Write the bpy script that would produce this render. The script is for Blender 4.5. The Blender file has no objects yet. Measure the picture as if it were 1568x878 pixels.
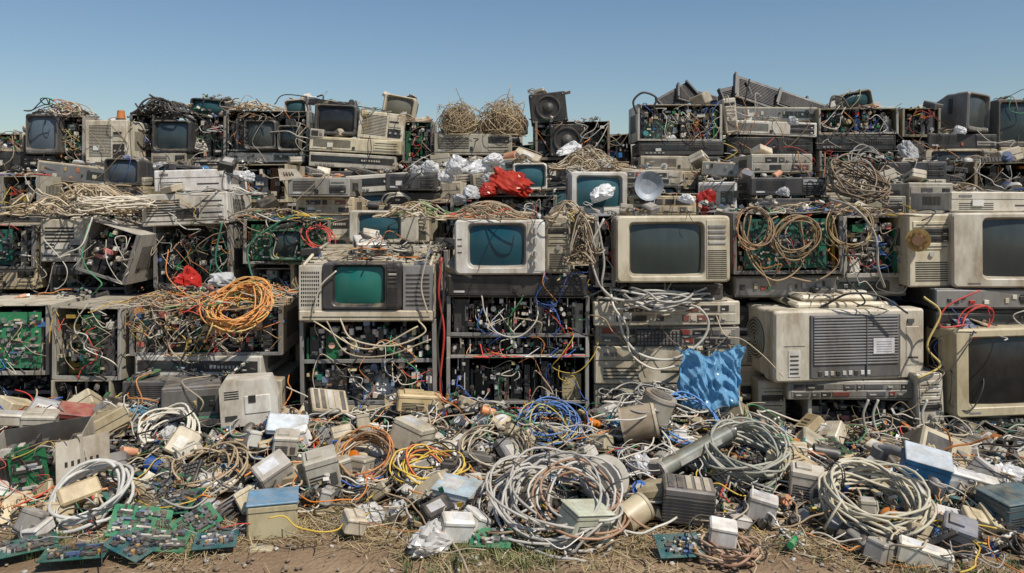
import bpy, math, random
import numpy as np
from mathutils import Vector, Matrix, Euler, noise
R = random.Random(11)
U = R.uniform
scene = bpy.context.scene

# ------------------------------------------------------------------ materials
def nm(name):
    m = bpy.data.materials.new(name); m.use_nodes = True
    nt = m.node_tree; return m, nt, nt.nodes, nt.links, nt.nodes["Principled BSDF"]

def surf(name, rough=.5, metal=0., grime=.5, dust=.35, bump=.15, coat=0., pattern=None, spec=.5, trans=0.):
    m, nt, N, L, P = nm(name)
    at = N.new('ShaderNodeAttribute'); at.attribute_name = 'Col'
    tc = N.new('ShaderNodeTexCoord')
    oi = N.new('ShaderNodeObjectInfo')
    hsv = N.new('ShaderNodeHueSaturation')
    mr = N.new('ShaderNodeMapRange'); mr.inputs[3].default_value = .76; mr.inputs[4].default_value = 1.14
    L.new(oi.outputs['Random'], mr.inputs[0]); L.new(mr.outputs[0], hsv.inputs['Value'])
    # second, decorrelated random: faded grey <-> yellowed
    f1 = N.new('ShaderNodeMath'); f1.operation = 'MULTIPLY'; f1.inputs[1].default_value = 17.3; L.new(oi.outputs['Random'], f1.inputs[0])
    f2 = N.new('ShaderNodeMath'); f2.operation = 'FRACT'; L.new(f1.outputs[0], f2.inputs[0])
    ms_ = N.new('ShaderNodeMapRange'); ms_.inputs[3].default_value = .55; ms_.inputs[4].default_value = 1.2; L.new(f2.outputs[0], ms_.inputs[0])
    if name == 'aged_plastic': L.new(ms_.outputs[0], hsv.inputs['Saturation'])
    L.new(at.outputs['Color'], hsv.inputs['Color'])
    col = hsv.outputs['Color']
    if pattern == 'pcb':
        vo = N.new('ShaderNodeTexVoronoi'); vo.distance = 'MANHATTAN'; vo.feature = 'F1'; vo.inputs['Scale'].default_value = 110
        L.new(tc.outputs['Object'], vo.inputs['Vector'])
        rp = N.new('ShaderNodeValToRGB'); rp.color_ramp.interpolation = 'CONSTANT'
        rp.color_ramp.elements[0].color = (1, 1, 1, 1); rp.color_ramp.elements[1].position = .25; rp.color_ramp.elements[1].color = (0, 0, 0, 1)
        L.new(vo.outputs['Distance'], rp.inputs[0])
        mx = N.new('ShaderNodeMix'); mx.data_type = 'RGBA'; mx.inputs['B'].default_value = (.2, .3, .18, 1)
        L.new(rp.outputs[0], mx.inputs['Factor']); L.new(col, mx.inputs['A']); col = mx.outputs['Result']
    # grime
    n1 = N.new('ShaderNodeTexNoise'); n1.inputs['Scale'].default_value = 8; n1.inputs['Detail'].default_value = 9; n1.inputs['Roughness'].default_value = .72
    mp = N.new('ShaderNodeMapping'); mp.inputs['Scale'].default_value = (1, 1, .4)
    L.new(tc.outputs['Object'], mp.inputs[0])
    ad = N.new('ShaderNodeVectorMath'); ad.operation = 'ADD'
    L.new(mp.outputs[0], ad.inputs[0])
    cmb = N.new('ShaderNodeMath'); cmb.operation = 'MULTIPLY'; cmb.inputs[1].default_value = 37
    L.new(oi.outputs['Random'], cmb.inputs[0]); L.new(cmb.outputs[0], ad.inputs[1])
    L.new(ad.outputs[0], n1.inputs['Vector'])
    r1 = N.new('ShaderNodeValToRGB'); r1.color_ramp.elements[0].position = .42; r1.color_ramp.elements[1].position = .68
    r1.color_ramp.elements[0].color = (.04, .04, .04, 1); r1.color_ramp.elements[1].color = (grime,) * 3 + (1,)
    L.new(n1.outputs['Fac'], r1.inputs[0])
    g = N.new('ShaderNodeMix'); g.data_type = 'RGBA'; g.blend_type = 'MULTIPLY'; g.inputs['B'].default_value = (.34, .25, .15, 1)
    L.new(r1.outputs[0], g.inputs['Factor']); L.new(col, g.inputs['A']); col = g.outputs['Result']
    # dust on faces that point up
    ge = N.new('ShaderNodeNewGeometry'); sp = N.new('ShaderNodeSeparateXYZ'); L.new(ge.outputs['Normal'], sp.inputs[0])
    n2 = N.new('ShaderNodeTexNoise'); n2.inputs['Scale'].default_value = 24; n2.inputs['Detail'].default_value = 6
    L.new(ad.outputs[0], n2.inputs['Vector'])
    mm = N.new('ShaderNodeMath'); mm.operation = 'MULTIPLY'; mm.use_clamp = True
    ma = N.new('ShaderNodeMapRange'); ma.inputs[1].default_value = -.2; ma.inputs[2].default_value = 1.; ma.inputs[3].default_value = .06; ma.inputs[4].default_value = 1.
    L.new(sp.outputs['Z'], ma.inputs[0]); L.new(ma.outputs[0], mm.inputs[0])
    mb_ = N.new('ShaderNodeMapRange'); mb_.inputs[1].default_value = .35; mb_.inputs[2].default_value = .75; mb_.inputs[4].default_value = dust * 1.5
    L.new(n2.outputs['Fac'], mb_.inputs[0]); L.new(mb_.outputs[0], mm.inputs[1])
    d = N.new('ShaderNodeMix'); d.data_type = 'RGBA'; d.inputs['B'].default_value = (.36, .29, .2, 1)
    L.new(mm.outputs[0], d.inputs['Factor']); L.new(col, d.inputs['A'])
    L.new(d.outputs['Result'], P.inputs['Base Color'])
    rr = N.new('ShaderNodeMapRange'); rr.inputs[3].default_value = rough * .75; rr.inputs[4].default_value = min(1, rough * 1.5)
    L.new(n1.outputs['Fac'], rr.inputs[0]); L.new(rr.outputs[0], P.inputs['Roughness'])
    P.inputs['Metallic'].default_value = metal
    P.inputs['Specular IOR Level'].default_value = spec
    P.inputs['Coat Weight'].default_value = coat
    if bump:
        b = N.new('ShaderNodeBump'); b.inputs['Strength'].default_value = bump; b.inputs['Distance'].default_value = .004
        L.new(n2.outputs['Fac'], b.inputs['Height']); L.new(b.outputs[0], P.inputs['Normal'])
    if trans:
        tr = N.new('ShaderNodeBsdfTranslucent'); L.new(d.outputs['Result'], tr.inputs['Color'])
        ms = N.new('ShaderNodeMixShader'); ms.inputs[0].default_value = trans
        out = [n for n in N if n.type == 'OUTPUT_MATERIAL'][0]
        L.new(P.outputs[0], ms.inputs[1]); L.new(tr.outputs[0], ms.inputs[2]); L.new(ms.outputs[0], out.inputs[0])
    return m

PLA, MET, PCB, SCR, CAB, BAG = range(6)
MATS = [surf('aged_plastic', .42, grime=.8, dust=.32), surf('sheet_metal', .38, metal=.7, grime=.6, dust=.3),
        surf('circuit_board', .5, pattern='pcb', dust=.2, spec=.3), surf('screen_glass', .2, grime=.1, dust=.12, bump=0),
        surf('cable_rubber', .5, grime=.4, dust=.2, bump=0), surf('thin_plastic_film', .2, grime=.25, dust=.08, bump=.4, trans=.3)]

# ------------------------------------------------------------------ mesh builder
def _tpl():
    sg = [(a, b, c) for a in (-1, 1) for b in (-1, 1) for c in (-1, 1)]
    idx = {s: i for i, s in enumerate(sg)}
    F = []
    for k in range(3):
        o = [i for i in range(3) if i != k]
        for s in (-1, 1):
            q = []
            for a, b in ((-1, -1), (1, -1), (1, 1), (-1, 1)):
                t = [0, 0, 0]; t[k] = s; t[o[0]] = a; t[o[1]] = b; q.append(idx[tuple(t)] * 3 + k)
            F.append(q)
    for c in range(3):
        a, b = [i for i in range(3) if i != c]
        for sa in (-1, 1):
            for sb in (-1, 1):
                t = [0, 0, 0]; t[a] = sa; t[b] = sb; t[c] = -1; i0 = idx[tuple(t)]; t[c] = 1; i1 = idx[tuple(t)]
                F.append([i0 * 3 + a, i1 * 3 + a, i1 * 3 + b, i0 * 3 + b])
    for i in range(8): F.append([i * 3, i * 3 + 1, i * 3 + 2])
    V = []
    for s in sg:
        for k in range(3): V.append([s[j] * (1. if j == k else .8) for j in range(3)])
    V = np.array(V)
    for q in F:
        n = np.cross(V[q[1]] - V[q[0]], V[q[2]] - V[q[0]])
        if np.dot(n, V[q].mean(0)) < 0: q.reverse()
    return np.array(sg, float), [tuple(q) for q in F]
SG, BF = _tpl()
BK = np.zeros((24, 3)); BS = np.repeat(SG, 3, axis=0)
for i in range(24): BK[i] = 1; BK[i, i % 3] = 0
PF = [(0, 1, 3, 2), (4, 6, 7, 5), (0, 4, 5, 1), (2, 3, 7, 6), (0, 2, 6, 4), (1, 5, 7, 3)]

def tm(M, v):
    M = np.array(M); return v @ M[:3, :3].T + M[:3, 3]
def TR(x=0, y=0, z=0, rx=0, ry=0, rz=0, s=1):
    return Matrix.Translation((x, y, z)) @ Euler((rx, ry, rz)).to_matrix().to_4x4() @ (Matrix.Diagonal((s, s, s, 1)) if not hasattr(s, '__len__') else Matrix.Diagonal((*s, 1)))

class MB:
    def __init__(s): s.V = []; s.C = []; s.F = []; s.M = []; s.S = []; s.n = 0; s.T = None
    def add(s, V, F, mat, col, smooth=False):
        V = np.asarray(V, float)
        if s.T is not None: V = tm(s.T, V)
        o = s.n; s.V.append(V)
        c = np.empty((len(V), 4)); c[:, :3] = col; c[:, 3] = 1; s.C.append(c)
        s.F.extend([tuple(i + o for i in f) for f in F]); k = len(F)
        s.M.extend([mat] * k); s.S.extend([smooth] * k); s.n += len(V)
    def box(s, x0, x1, y0, y1, z0, z1, mat=PLA, col=(.5, .5, .5), b=0):
        c = np.array([(x0 + x1) / 2, (y0 + y1) / 2, (z0 + z1) / 2]); h = np.abs(np.array([x1 - x0, y1 - y0, z1 - z0])) / 2
        if b:
            b = min(b, h.min() * .9); s.add(c + BS * (h - BK * b), BF, mat, col)
        else: s.add(c + SG * h, PF, mat, col)
    def cyl(s, p0, p1, r, mat, col, n=12, r2=None, cap=True, smooth=True):
        p0 = Vector(p0); p1 = Vector(p1); r2 = r if r2 is None else r2
        q = (p1 - p0).to_track_quat('Z', 'Y'); V = []
        for p, rr in ((p0, r), (p1, r2)):
            for i in range(n):
                a = i * 2 * math.pi / n; V.append(p + q @ Vector((math.cos(a) * rr, math.sin(a) * rr, 0)))
        F = [(i, (i + 1) % n, n + (i + 1) % n, n + i) for i in range(n)]
        s.add([tuple(v) for v in V], F, mat, col, smooth)
        if cap: s.add([tuple(v) for v in V], [tuple(range(n - 1, -1, -1)), tuple(range(n, 2 * n))], mat, col)
    def loft(s, loops, mat, col, capa=False, capb=False):
        n = len(loops[0]); V = [p for l in loops for p in l]; F = []
        for k in range(len(loops) - 1):
            for i in range(n):
                j = (i + 1) % n; F.append((k * n + i, k * n + j, (k + 1) * n + j, (k + 1) * n + i))
        if capa: F.append(tuple(range(n - 1, -1, -1)))
        if capb: m = (len(loops) - 1) * n; F.append(tuple(range(m, m + n)))
        s.add(V, F, mat, col)
    def tube(s, pts, r, col, n=6, mat=CAB):
        P = np.asarray(pts, float); N_ = len(P)
        if N_ < 2: return
        T = np.gradient(P, axis=0); T /= (np.linalg.norm(T, axis=1)[:, None] + 1e-9)
        nr = np.cross(T[0], (0, 0, 1.)); 
        if np.linalg.norm(nr) < .1: nr = np.cross(T[0], (1., 0, 0))
        NN = np.empty_like(P)
        for i in range(N_):
            t = T[i]; nr = nr - t * (nr[0] * t[0] + nr[1] * t[1] + nr[2] * t[2]); l = math.sqrt(nr[0] ** 2 + nr[1] ** 2 + nr[2] ** 2)
            if l < 1e-6: nr = np.array([t[1], t[2], t[0]]); l = 1
            nr = nr / l; NN[i] = nr
        B = np.cross(T, NN); a = np.arange(n) * 2 * math.pi / n
        V = P[:, None, :] + r * (np.cos(a)[None, :, None] * NN[:, None, :] + np.sin(a)[None, :, None] * B[:, None, :])
        F = []
        for k in range(N_ - 1):
            o = k * n
            for i in range(n):
                j = (i + 1) % n; F.append((o + i, o + j, o + n + j, o + n + i))
        F.append(tuple(range(n - 1, -1, -1))); F.append(tuple(range((N_ - 1) * n, N_ * n)))
        s.add(V.reshape(-1, 3), F, mat, col, True)
    def merge(s, o, M=None, tint=1.):
        V = np.concatenate(o.V); C = np.concatenate(o.C).copy(); C[:, :3] *= tint
        if M is not None: V = tm(M, V)
        if s.T is not None: V = tm(s.T, V)
        k = s.n; s.V.append(V); s.C.append(C); s.F.extend([tuple(i + k for i in f) for f in o.F])
        s.M.extend(o.M); s.S.extend(o.S); s.n += len(V)
    def mesh(s, name):
        me = bpy.data.meshes.new(name)
        me.from_pydata(np.concatenate(s.V).tolist(), [], s.F)
        for m in MATS: me.materials.append(m)
        me.polygons.foreach_set('material_index', s.M); me.polygons.foreach_set('use_smooth', s.S)
        ca = me.color_attributes.new('Col', 'FLOAT_COLOR', 'POINT'); ca.data.foreach_set('color', np.concatenate(s.C).ravel())
        me.update(); return me
    def obj(s, name, M=None): return put(s.mesh(name), name, M)
def put(me, name, M=None):
    o = bpy.data.objects.new(name, me); scene.collection.objects.link(o)
    if M is not None: o.matrix_world = M
    return o

# ------------------------------------------------------------------ palettes
BG = [(.62, .54, .38), (.53, .46, .32), (.66, .59, .44), (.43, .37, .25), (.66, .62, .51), (.55, .49, .37), (.62, .51, .33)]
GR = [(.34, .34, .33), (.22, .22, .22), (.42, .41, .38)]
DK = [(.022, .024, .028), (.04, .042, .047), (.065, .065, .07), (.028, .033, .043)]
WHT = [(.74, .73, .70), (.70, .70, .68), (.66, .65, .60)]
GREEN = [(.02, .17, .07), (.012, .12, .05), (.025, .2, .09), (.015, .14, .10)]
WIRE = [(.56, .53, .45)] * 6 + [(.42, .35, .25)] * 5 + [(.03, .03, .03)] * 8 + [(.28, .2, .12)] * 4 + [(.6, .04, .025), (.62, .2, .03), (.65, .45, .05), (.04, .25, .1), (.03, .12, .45), (.72, .72, .68), (.6, .25, .08)]
TAN = [(.45, .35, .22), (.34, .25, .15), (.5, .42, .29), (.22, .16, .1), (.52, .46, .36)]
GRY = [(.46, .45, .41), (.36, .35, .33), (.54, .52, .47), (.29, .29, .28)]
HOT = [(.6, .05, .025), (.62, .2, .04), (.6, .43, .08), (.48, .28, .14), (.6, .53, .4), (.5, .42, .3)]
def pk(l): return l[R.randrange(len(l))]
def jt(c, a=.15): k = 1 + U(-a, a); return tuple(min(.85, max(.005, x * k)) for x in c)
def comp():
    r = R.random()
    if r < .42: return PLA, jt(pk(DK), .4)
    if r < .54: return MET, jt((.4, .4, .4), .3)
    if r < .65: return PLA, jt((.64, .61, .53))
    if r < .80: return PLA, jt(pk(BG))
    if r < .87: return PCB, jt(pk(GREEN))
    return PLA, jt(pk([(.6, .42, .06), (.5, .05, .03), (.05, .18, .45), (.6, .2, .04), (.3, .17, .09), (.04, .2, .2)]))

# ------------------------------------------------------------------ curves
def cat(P, per=6):
    P = np.asarray(P, float); Q = np.vstack([2 * P[0] - P[1], P, 2 * P[-1] - P[-2]]); out = []
    t = np.linspace(0, 1, per, endpoint=False)[:, None]
    for i in range(1, len(Q) - 2):
        a, b, c, d = Q[i - 1], Q[i], Q[i + 1], Q[i + 2]
        out.append(.5 * (2 * b + (c - a) * t + (2 * a - 5 * b + 4 * c - d) * t * t + (3 * b - a - 3 * c + d) * t ** 3))
    out.append(P[-1:]); return np.vstack(out)
def coilpts(Rr, loops, thick, ell=.85, messy=.12, per=28):
    pts = []; ph = U(0, 6)
    ks = [(U(-1, 1), U(-1, 1), U(-1, 1), U(-1, 1), U(0, 6)) for _ in range(loops + 2)]
    for i in range(loops * per):
        a = i / per * 2 * math.pi; l = i / per; k = int(l); f = l - k; f = f * f * (3 - 2 * f)
        q = [ks[k][j] * (1 - f) + ks[k + 1][j] * f for j in range(4)]
        r_ = Rr * (1 + messy * q[0] + messy * .45 * q[3] * math.sin(2 * a + ph + q[1]))
        pts.append((math.cos(a) * r_ + q[1] * messy * Rr * .6, math.sin(a) * r_ * ell + q[2] * messy * Rr * .6, thick * (.5 + .5 * math.sin(l * 2.4 + ph)) + thick * .45 * math.sin(a * 2 + k)))
    return pts
def coil(Rr, loops, thick, r, cols, messy=.12, ell=.85, strands=1, n=7):
    mb = MB()
    for _ in range(strands):
        mb.T = TR(U(-.01, .01), U(-.01, .01), r, U(-.07, .07), U(-.07, .07), U(0, 6))
        p = coilpts(Rr, loops, thick, ell, messy); p = p[:len(p) - R.randrange(20)]
        e = Vector(p[-1]); p.append((e.x * 1.15, e.y * 1.15, e.z * .6)); p.append((e.x * 1.4, e.y * 1.35, 0.01))
        mb.tube(p, r, jt(pk(cols)), n)
    mb.T = None
    for _ in range(2):
        a = U(0, 6.28); c, s_ = math.cos(a) * Rr, math.sin(a) * Rr * ell
        mb.T = TR(c, s_, thick * .6, 0, 0, a); mb.tube([(math.cos(t) * Rr * messy * 1.2, 0, math.sin(t) * thick * .9) for t in np.linspace(0, 6.28, 12)], r * .6, (.05, .05, .05), 5)
    mb.T = None
    return mb
def tangle(mb, cx, cy, cz, rx, ry, rz, n, cols, r=.004, ln=10, step=.06, zf=None, ns=5, curl=1., keep=True):
    for _ in range(n):
        a = U(0, 6.28); ra = math.sqrt(R.random()); x = cx + math.cos(a) * ra * rx; y = cy + math.sin(a) * ra * ry; z = cz + U(0, rz)
        h = U(0, 6.28); dh = U(-1, 1) * curl; P = []
        for k in range(R.randrange(ln // 2, ln + 1)):
            g = zf(x, y) if zf else cz
            hump = max(.25, 1 - ((x - cx) / rx) ** 2) if keep else 1
            P.append((x, y, g + abs(z - cz) * hump + .005)); h += dh + U(-.35, .35); x += math.cos(h) * step; y += math.sin(h) * step * min(1, ry / rx * 1.5 + .2)
            if keep and abs(x - cx) > rx * 1.05: h = math.atan2(cy - y, cx - x) + U(-.8, .8)
            z += U(-.4, .4) * rz
            z = min(cz + rz, max(cz, z))
            if R.random() < .1: dh = U(-1, 1) * curl
        mb.tube(cat(P, 4), r * U(.7, 1.3), jt(pk(cols)), ns)

# ------------------------------------------------------------------ item makers (front face at y=0, bottom z=0)
def slits(mb, x0, x1, z0, z1, n, vert=False, y=0, gap=.5, col=(.015, .015, .015)):
    for i in range(n):
        if vert:
            w = (x1 - x0) / n; a = x0 + i * w; mb.box(a, a + w * gap, y - .0012, y + .004, z0, z1, PLA, col)
        else:
            w = (z1 - z0) / n; a = z0 + i * w; mb.box(x0, x1, y - .0012, y + .004, a, a + w * gap, PLA, col)
def sideslits(mb, x, y0, y1, z0, z1, n, col=(.02, .02, .02)):
    w = (y1 - y0) / n
    for i in range(n): mb.box(x - .0012, x + .0012, y0 + i * w, y0 + i * w + w * .45, z0, z1, PLA, col)
def grille(mb, x0, x1, z0, z1, nx, nz, y=0, col=(.02, .02, .02)):
    for i in range(nx):
        for j in range(nz):
            a = x0 + (x1 - x0) * i / nx; b = z0 + (z1 - z0) * j / nz
            mb.box(a, a + (x1 - x0) / nx * .6, y - .0012, y + .003, b, b + (z1 - z0) / nz * .6, PLA, col)

def desktop(w=.5, h=.14, d=.4, col=None, style=None):
    mb = MB(); col = col or pk(BG); style = R.randrange(7) if style is None else style
    c2 = jt(col, .12); dark = (.02, .02, .022)
    mb.box(-w / 2 + .004, w / 2 - .004, .014, d, .004, h - .004, PLA, tuple(x * .9 for x in c2), .004)
    mb.box(-w / 2, w / 2, 0, .022, 0, h, PLA, col, .006)
    for s_ in (-1, 1):
        sideslits(mb, s_ * (w / 2 - .004), d * .25, d * .7, h * .3, h * .75, 14)
        mb.box(s_ * (w / 2 - .03) - .015, s_ * (w / 2 - .03) + .015, .05, .08, -.008, .005, PLA, dark)
    if style in (0, 1):   # drive bays at right, vents at left
        mb.box(-w / 2 + .01, w / 2 - .01, -.001, .01, h * .12, h * .15, PLA, dark)
        x = w / 2 - .02
        for k in range(2 if h < .18 else 3):
            bw = w * .27; z0 = h * (.22 + .36 * (k % 2)); xx = x - bw if k < 2 else x - 2 * bw - .01
            mb.box(xx, xx + bw, -.004, .01, z0, z0 + h * .30, PLA, pk([c2, dark, jt(col, .1), dark, pk(GR)]), .002)
            mb.box(xx + .01, xx + bw - .01, -.0055, .0, z0 + h * .13, z0 + h * .17, PLA, (.01, .01, .01))
            mb.box(xx + bw - .03, xx + bw - .012, -.009, 0, z0 + h * .03, z0 + h * .09, PLA, jt(col), .001)
        slits(mb, -w / 2 + .03, -w * .05, h * .3, h * .85, 7)
        mb.box(-w / 2 + .03, -w / 2 + .08, -.002, .01, h * .17, h * .26, PLA, (.6, .6, .6))
        mb.box(-.02, 0, -.006, .01, h * .2, h * .4, PLA, (.5, .1, .05) if R.random() < .3 else dark, .001)
    elif style == 2:      # deck with dark strip
        mb.box(-w / 2 + .015, w / 2 - .015, -.003, .01, h * .35, h * .8, PLA, dark, .002)
        mb.box(-w * .35, w * .05, -.005, .01, h * .45, h * .7, SCR, (.02, .03, .035), .001)
        for k in range(8): mb.box(w * .1 + k * .018, w * .1 + k * .018 + .012, -.008, .01, h * .5, h * .62, PLA, jt(col), .001)
        for k in range(5): mb.box(-w * .42 + k * .03, -w * .42 + k * .03 + .02, -.005, .01, h * .12, h * .24, PLA, jt((.3, .3, .28)), .001)
    elif style == 3:      # louvred
        slits(mb, -w / 2 + .03, w * .12, h * .15, h * .9, max(4, int(h / .014)), gap=.4)
        mb.box(w * .16, w / 2 - .02, -.004, .01, h * .5, h * .88, PLA, jt(col, .2), .002)
        mb.box(w * .18, w / 2 - .04, -.006, .01, h * .66, h * .72, PLA, dark)
        mb.box(w * .16, w / 2 - .02, -.004, .01, h * .12, h * .44, PLA, pk(DK), .002)
        for k in range(3): mb.cyl((w * .22 + k * .04, -.012, h * .28), (w * .22 + k * .04, 0, h * .28), .008, PLA, (.4, .4, .38), 10)
    elif style == 5:      # two rows of cartridge slots
        for zz in (.14, .54):
            mb.box(-w * .47, w * .47, -.002, .01, h * zz, h * (zz + .34), PLA, tuple(x * .8 for x in col), .002)
            x = -w * .45
            while x < w * .4:
                bw = U(.03, .11); bw = min(bw, w * .45 - x)
                if R.random() < .8: mb.box(x, x + bw * .85, -.005, .01, h * (zz + .05), h * (zz + .29), PLA, pk([dark, dark, dark, (.2, .03, .02), (.55, .5, .4), (.1, .1, .11)]), .001)
                if R.random() < .6: mb.box(x + bw * .1, x + bw * .4, -.009, 0, h * (zz + .1), h * (zz + .16), PLA, jt((.5, .48, .42)))
                x += bw
    elif style == 6:      # plain front with a line, badge, one slot
        mb.box(-w / 2 + .004, w / 2 - .004, -.001, .01, h * .62, h * .64, PLA, dark)
        mb.box(w * .1, w * .4, -.0015, .01, h * .3, h * .36, PLA, dark); mb.box(-w * .42, -w * .3, -.002, .01, h * .74, h * .84, PLA, (.2, .2, .22))
        mb.box(w * .42, w * .46, -.006, .01, h * .72, h * .86, PLA, jt(col, .2), .002)
        slits(mb, -w * .42, -w * .1, h * .12, h * .5, 4, gap=.35)
    else:                 # sockets / instrument
        mb.box(-w / 2 + .012, w / 2 - .012, -.002, .01, h * .1, h * .9, MET, (.35, .35, .34), .001)
        for k in range(int(w / .035)):
            x = -w / 2 + .03 + k * .034
            if R.random() < .75:
                m_, c_ = comp(); z = h * U(.2, .6); mb.box(x, x + U(.01, .026), -U(.004, .012), .01, z, z + h * U(.1, .3), m_, c_, .001)
        mb.box(w * .1, w * .4, -.004, .01, h * .25, h * .7, SCR, (.02, .03, .03))
    if R.random() < .4: mb.box(-w * .3, -w * .3 + U(.03, .08), -.0075, 0, h * .3, h * .3 + U(.02, .045), PLA, (.68, .67, .62))
    return mb

def tower(w=.2, h=.42, d=.42, col=None):
    mb = MB(); col = col or pk(BG); dark = (.02, .02, .022)
    mb.box(-w / 2 + .003, w / 2 - .003, .015, d, .004, h - .003, PLA, tuple(x * .92 for x in col), .004)
    mb.box(-w / 2, w / 2, 0, .025, 0, h, PLA, col, .008)
    z = h - .03
    for k in range(4):
        hh = h * .1; z -= hh
        mb.box(-w * .4, w * .4, -.004, .01, z, z + hh * .88, PLA, pk([col, jt(col), dark]), .002)
        mb.box(-w * .33, w * .33, -.006, 0, z + hh * .35, z + hh * .45, PLA, (.01, .01, .01)); mb.box(w * .25, w * .33, -.008, 0, z + hh * .1, z + hh * .25, PLA, jt(col))
    slits(mb, -w * .35, w * .35, h * .08, h * .36, 9)
    mb.cyl((0, -.008, h * .45), (0, .0, h * .45), .012, PLA, pk(GR), 12)
    for s_ in (-1, 1): sideslits(mb, s_ * (w / 2 - .003), d * .3, d * .7, h * .55, h * .8, 12)
    return mb

def rr_(cx, cz, w, h, r, y, n=4):   # rounded rectangle loop
    r = min(r, w * .49, h * .49); out = []
    for qx, qz, a0 in ((1, 1, 0), (-1, 1, 90), (-1, -1, 180), (1, -1, 270)):
        for i in range(n + 1):
            a = math.radians(a0 + 90 * i / n); out.append((cx + qx * (w / 2 - r) + math.cos(a) * r, y, cz + qz * (h / 2 - r) + math.sin(a) * r))
    return out

def crt(w=.42, h=.36, d=.4, col=None, scr=(.02, .07, .08), m=(.1, .1, .1, .14), panel=None, stand=False, rad=.02, frame=None):
    """m: left,right,top,bottom margins (fractions)"""
    mb = MB(); col = col or pk(BG); frame = frame or col
    sw = w * (1 - m[0] - m[1]); sh = h * (1 - m[2] - m[3]); cx = w * (m[0] - m[1]) / 2; cz = h * (m[3] + .5 * (1 - m[2] - m[3]))
    L1 = [rr_(cx, cz, sw, sh, .02, .03), rr_(cx, cz, sw + .022, sh + .022, .026, .004)]
    mb.loft(L1, PLA, tuple(x * .6 for x in frame))
    L2 = [rr_(cx, cz, sw + .022, sh + .022, .026, .004), rr_(cx, cz, sw + .03, sh + .03, .028, .0)]
    L2 += [rr_(0, h / 2, w - .016, h - .016, rad, .0), rr_(0, h / 2, w, h, rad, .012), rr_(0, h / 2, w, h, rad, .1)]
    mb.loft(L2, PLA, col)
    d1 = d * .45
    L3 = [rr_(0, h / 2, w, h, rad, .1), rr_(0, h / 2, w - .008, h - .008, rad, .102), rr_(0, h / 2, w * .97, h * .97, rad, d1), rr_(0, h * .47, w * .66, h * .62, .03, d * .85), rr_(0, h * .47, w * .6, h * .55, .03, d)]
    mb.loft(L3, PLA, tuple(x * .93 for x in col), False, True)
    nx, nz = 14, 10; V = []; F = []
    for j in range(nz + 1):
        for i in range(nx + 1):
            u = i / nx * 2 - 1; v = j / nz * 2 - 1
            V.append((cx + u * (sw / 2 + .002), .031 - .022 * (1 - u * u) * (1 - .6 * v * v) - .006 * (1 - v * v), cz + v * (sh / 2 + .002)))
    for j in range(nz):
        for i in range(nx): a = j * (nx + 1) + i; F.append((a, a + 1, a + nx + 2, a + nx + 1))
    mb.add(V, F, SCR, scr, True)
    for s_ in (-1, 1):
        for i in range(9):
            y = .13 + i * (d1 - .15) / 9; x = s_ * (w / 2 - .004 - (y - .1) / d1 * w * .015)
            mb.box(x - .003, x + .003, y, y + .006, h * .45, h * .85, PLA, (.03, .03, .03))
    for i in range(10):
        y = .13 + i * (d1 - .15) / 10; z = h - .004 - (y - .1) / d1 * h * .013
        mb.box(-w * .35, w * .35, y, y + .006, z - .003, z + .003, PLA, (.03, .03, .03))
    if panel == 'strip':     # right hand control strip
        xa = w / 2 - w * m[1] + .02; xb = w / 2 - .012
        mb.box(xa, xb, -.003, .008, h * .06, h * .94, PLA, jt(col, .05), .002)
        slits(mb, xa + .006, xb - .006, h * .08, h * .5, 14, y=-.003, gap=.45)
        for k in range(4): mb.box(xa + .01, xb - .01, -.008, 0, h * (.58 + .08 * k), h * (.62 + .08 * k), PLA, pk([(.25, .25, .25), (.5, .5, .45), (.05, .05, .05)]), .001)
    elif panel == 'knobs':
        xa = w / 2 - w * m[1] * .5
        mb.box(w / 2 - w * m[1] + .018, w / 2 - .012, -.002, .008, h * .06, h * .94, PLA, tuple(x * .95 for x in col), .002)
        for zz in (.8, .62, .38, .2):
            mb.cyl((xa, -.02, h * zz), (xa, 0, h * zz), .017 if zz > .5 else .013, PLA, (.5, .49, .46), 18)
            mb.box(xa - .002, xa + .002, -.024, -.019, h * zz - .013, h * zz + .013, PLA, (.1, .1, .1))
        for k in range(3): mb.box(-w / 2 + .015, -w / 2 + .035, -.002, .004, h * (.4 + .12 * k), h * (.42 + .12 * k), PLA, (.1, .1, .1))
    else:
        for k in range(5): mb.box(w * .15 + k * .022, w * .15 + k * .022 + .013, -.005, .006, h * m[3] * .3, h * m[3] * .5, PLA, jt(tuple(x * .8 for x in col)), .001)
        mb.box(-w * .38, -w * .28, -.001, .006, h * m[3] * .3, h * m[3] * .45, PLA, (.2, .2, .22))
    if stand:
        mb.cyl((0, .17, -.03), (0, .17, .02), .1, PLA, col, 20, .09)
        mb.box(-w * .33, w * .33, .03, .32, -.052, -.028, PLA, tuple(x * .9 for x in col), .01)
    return mb

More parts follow.
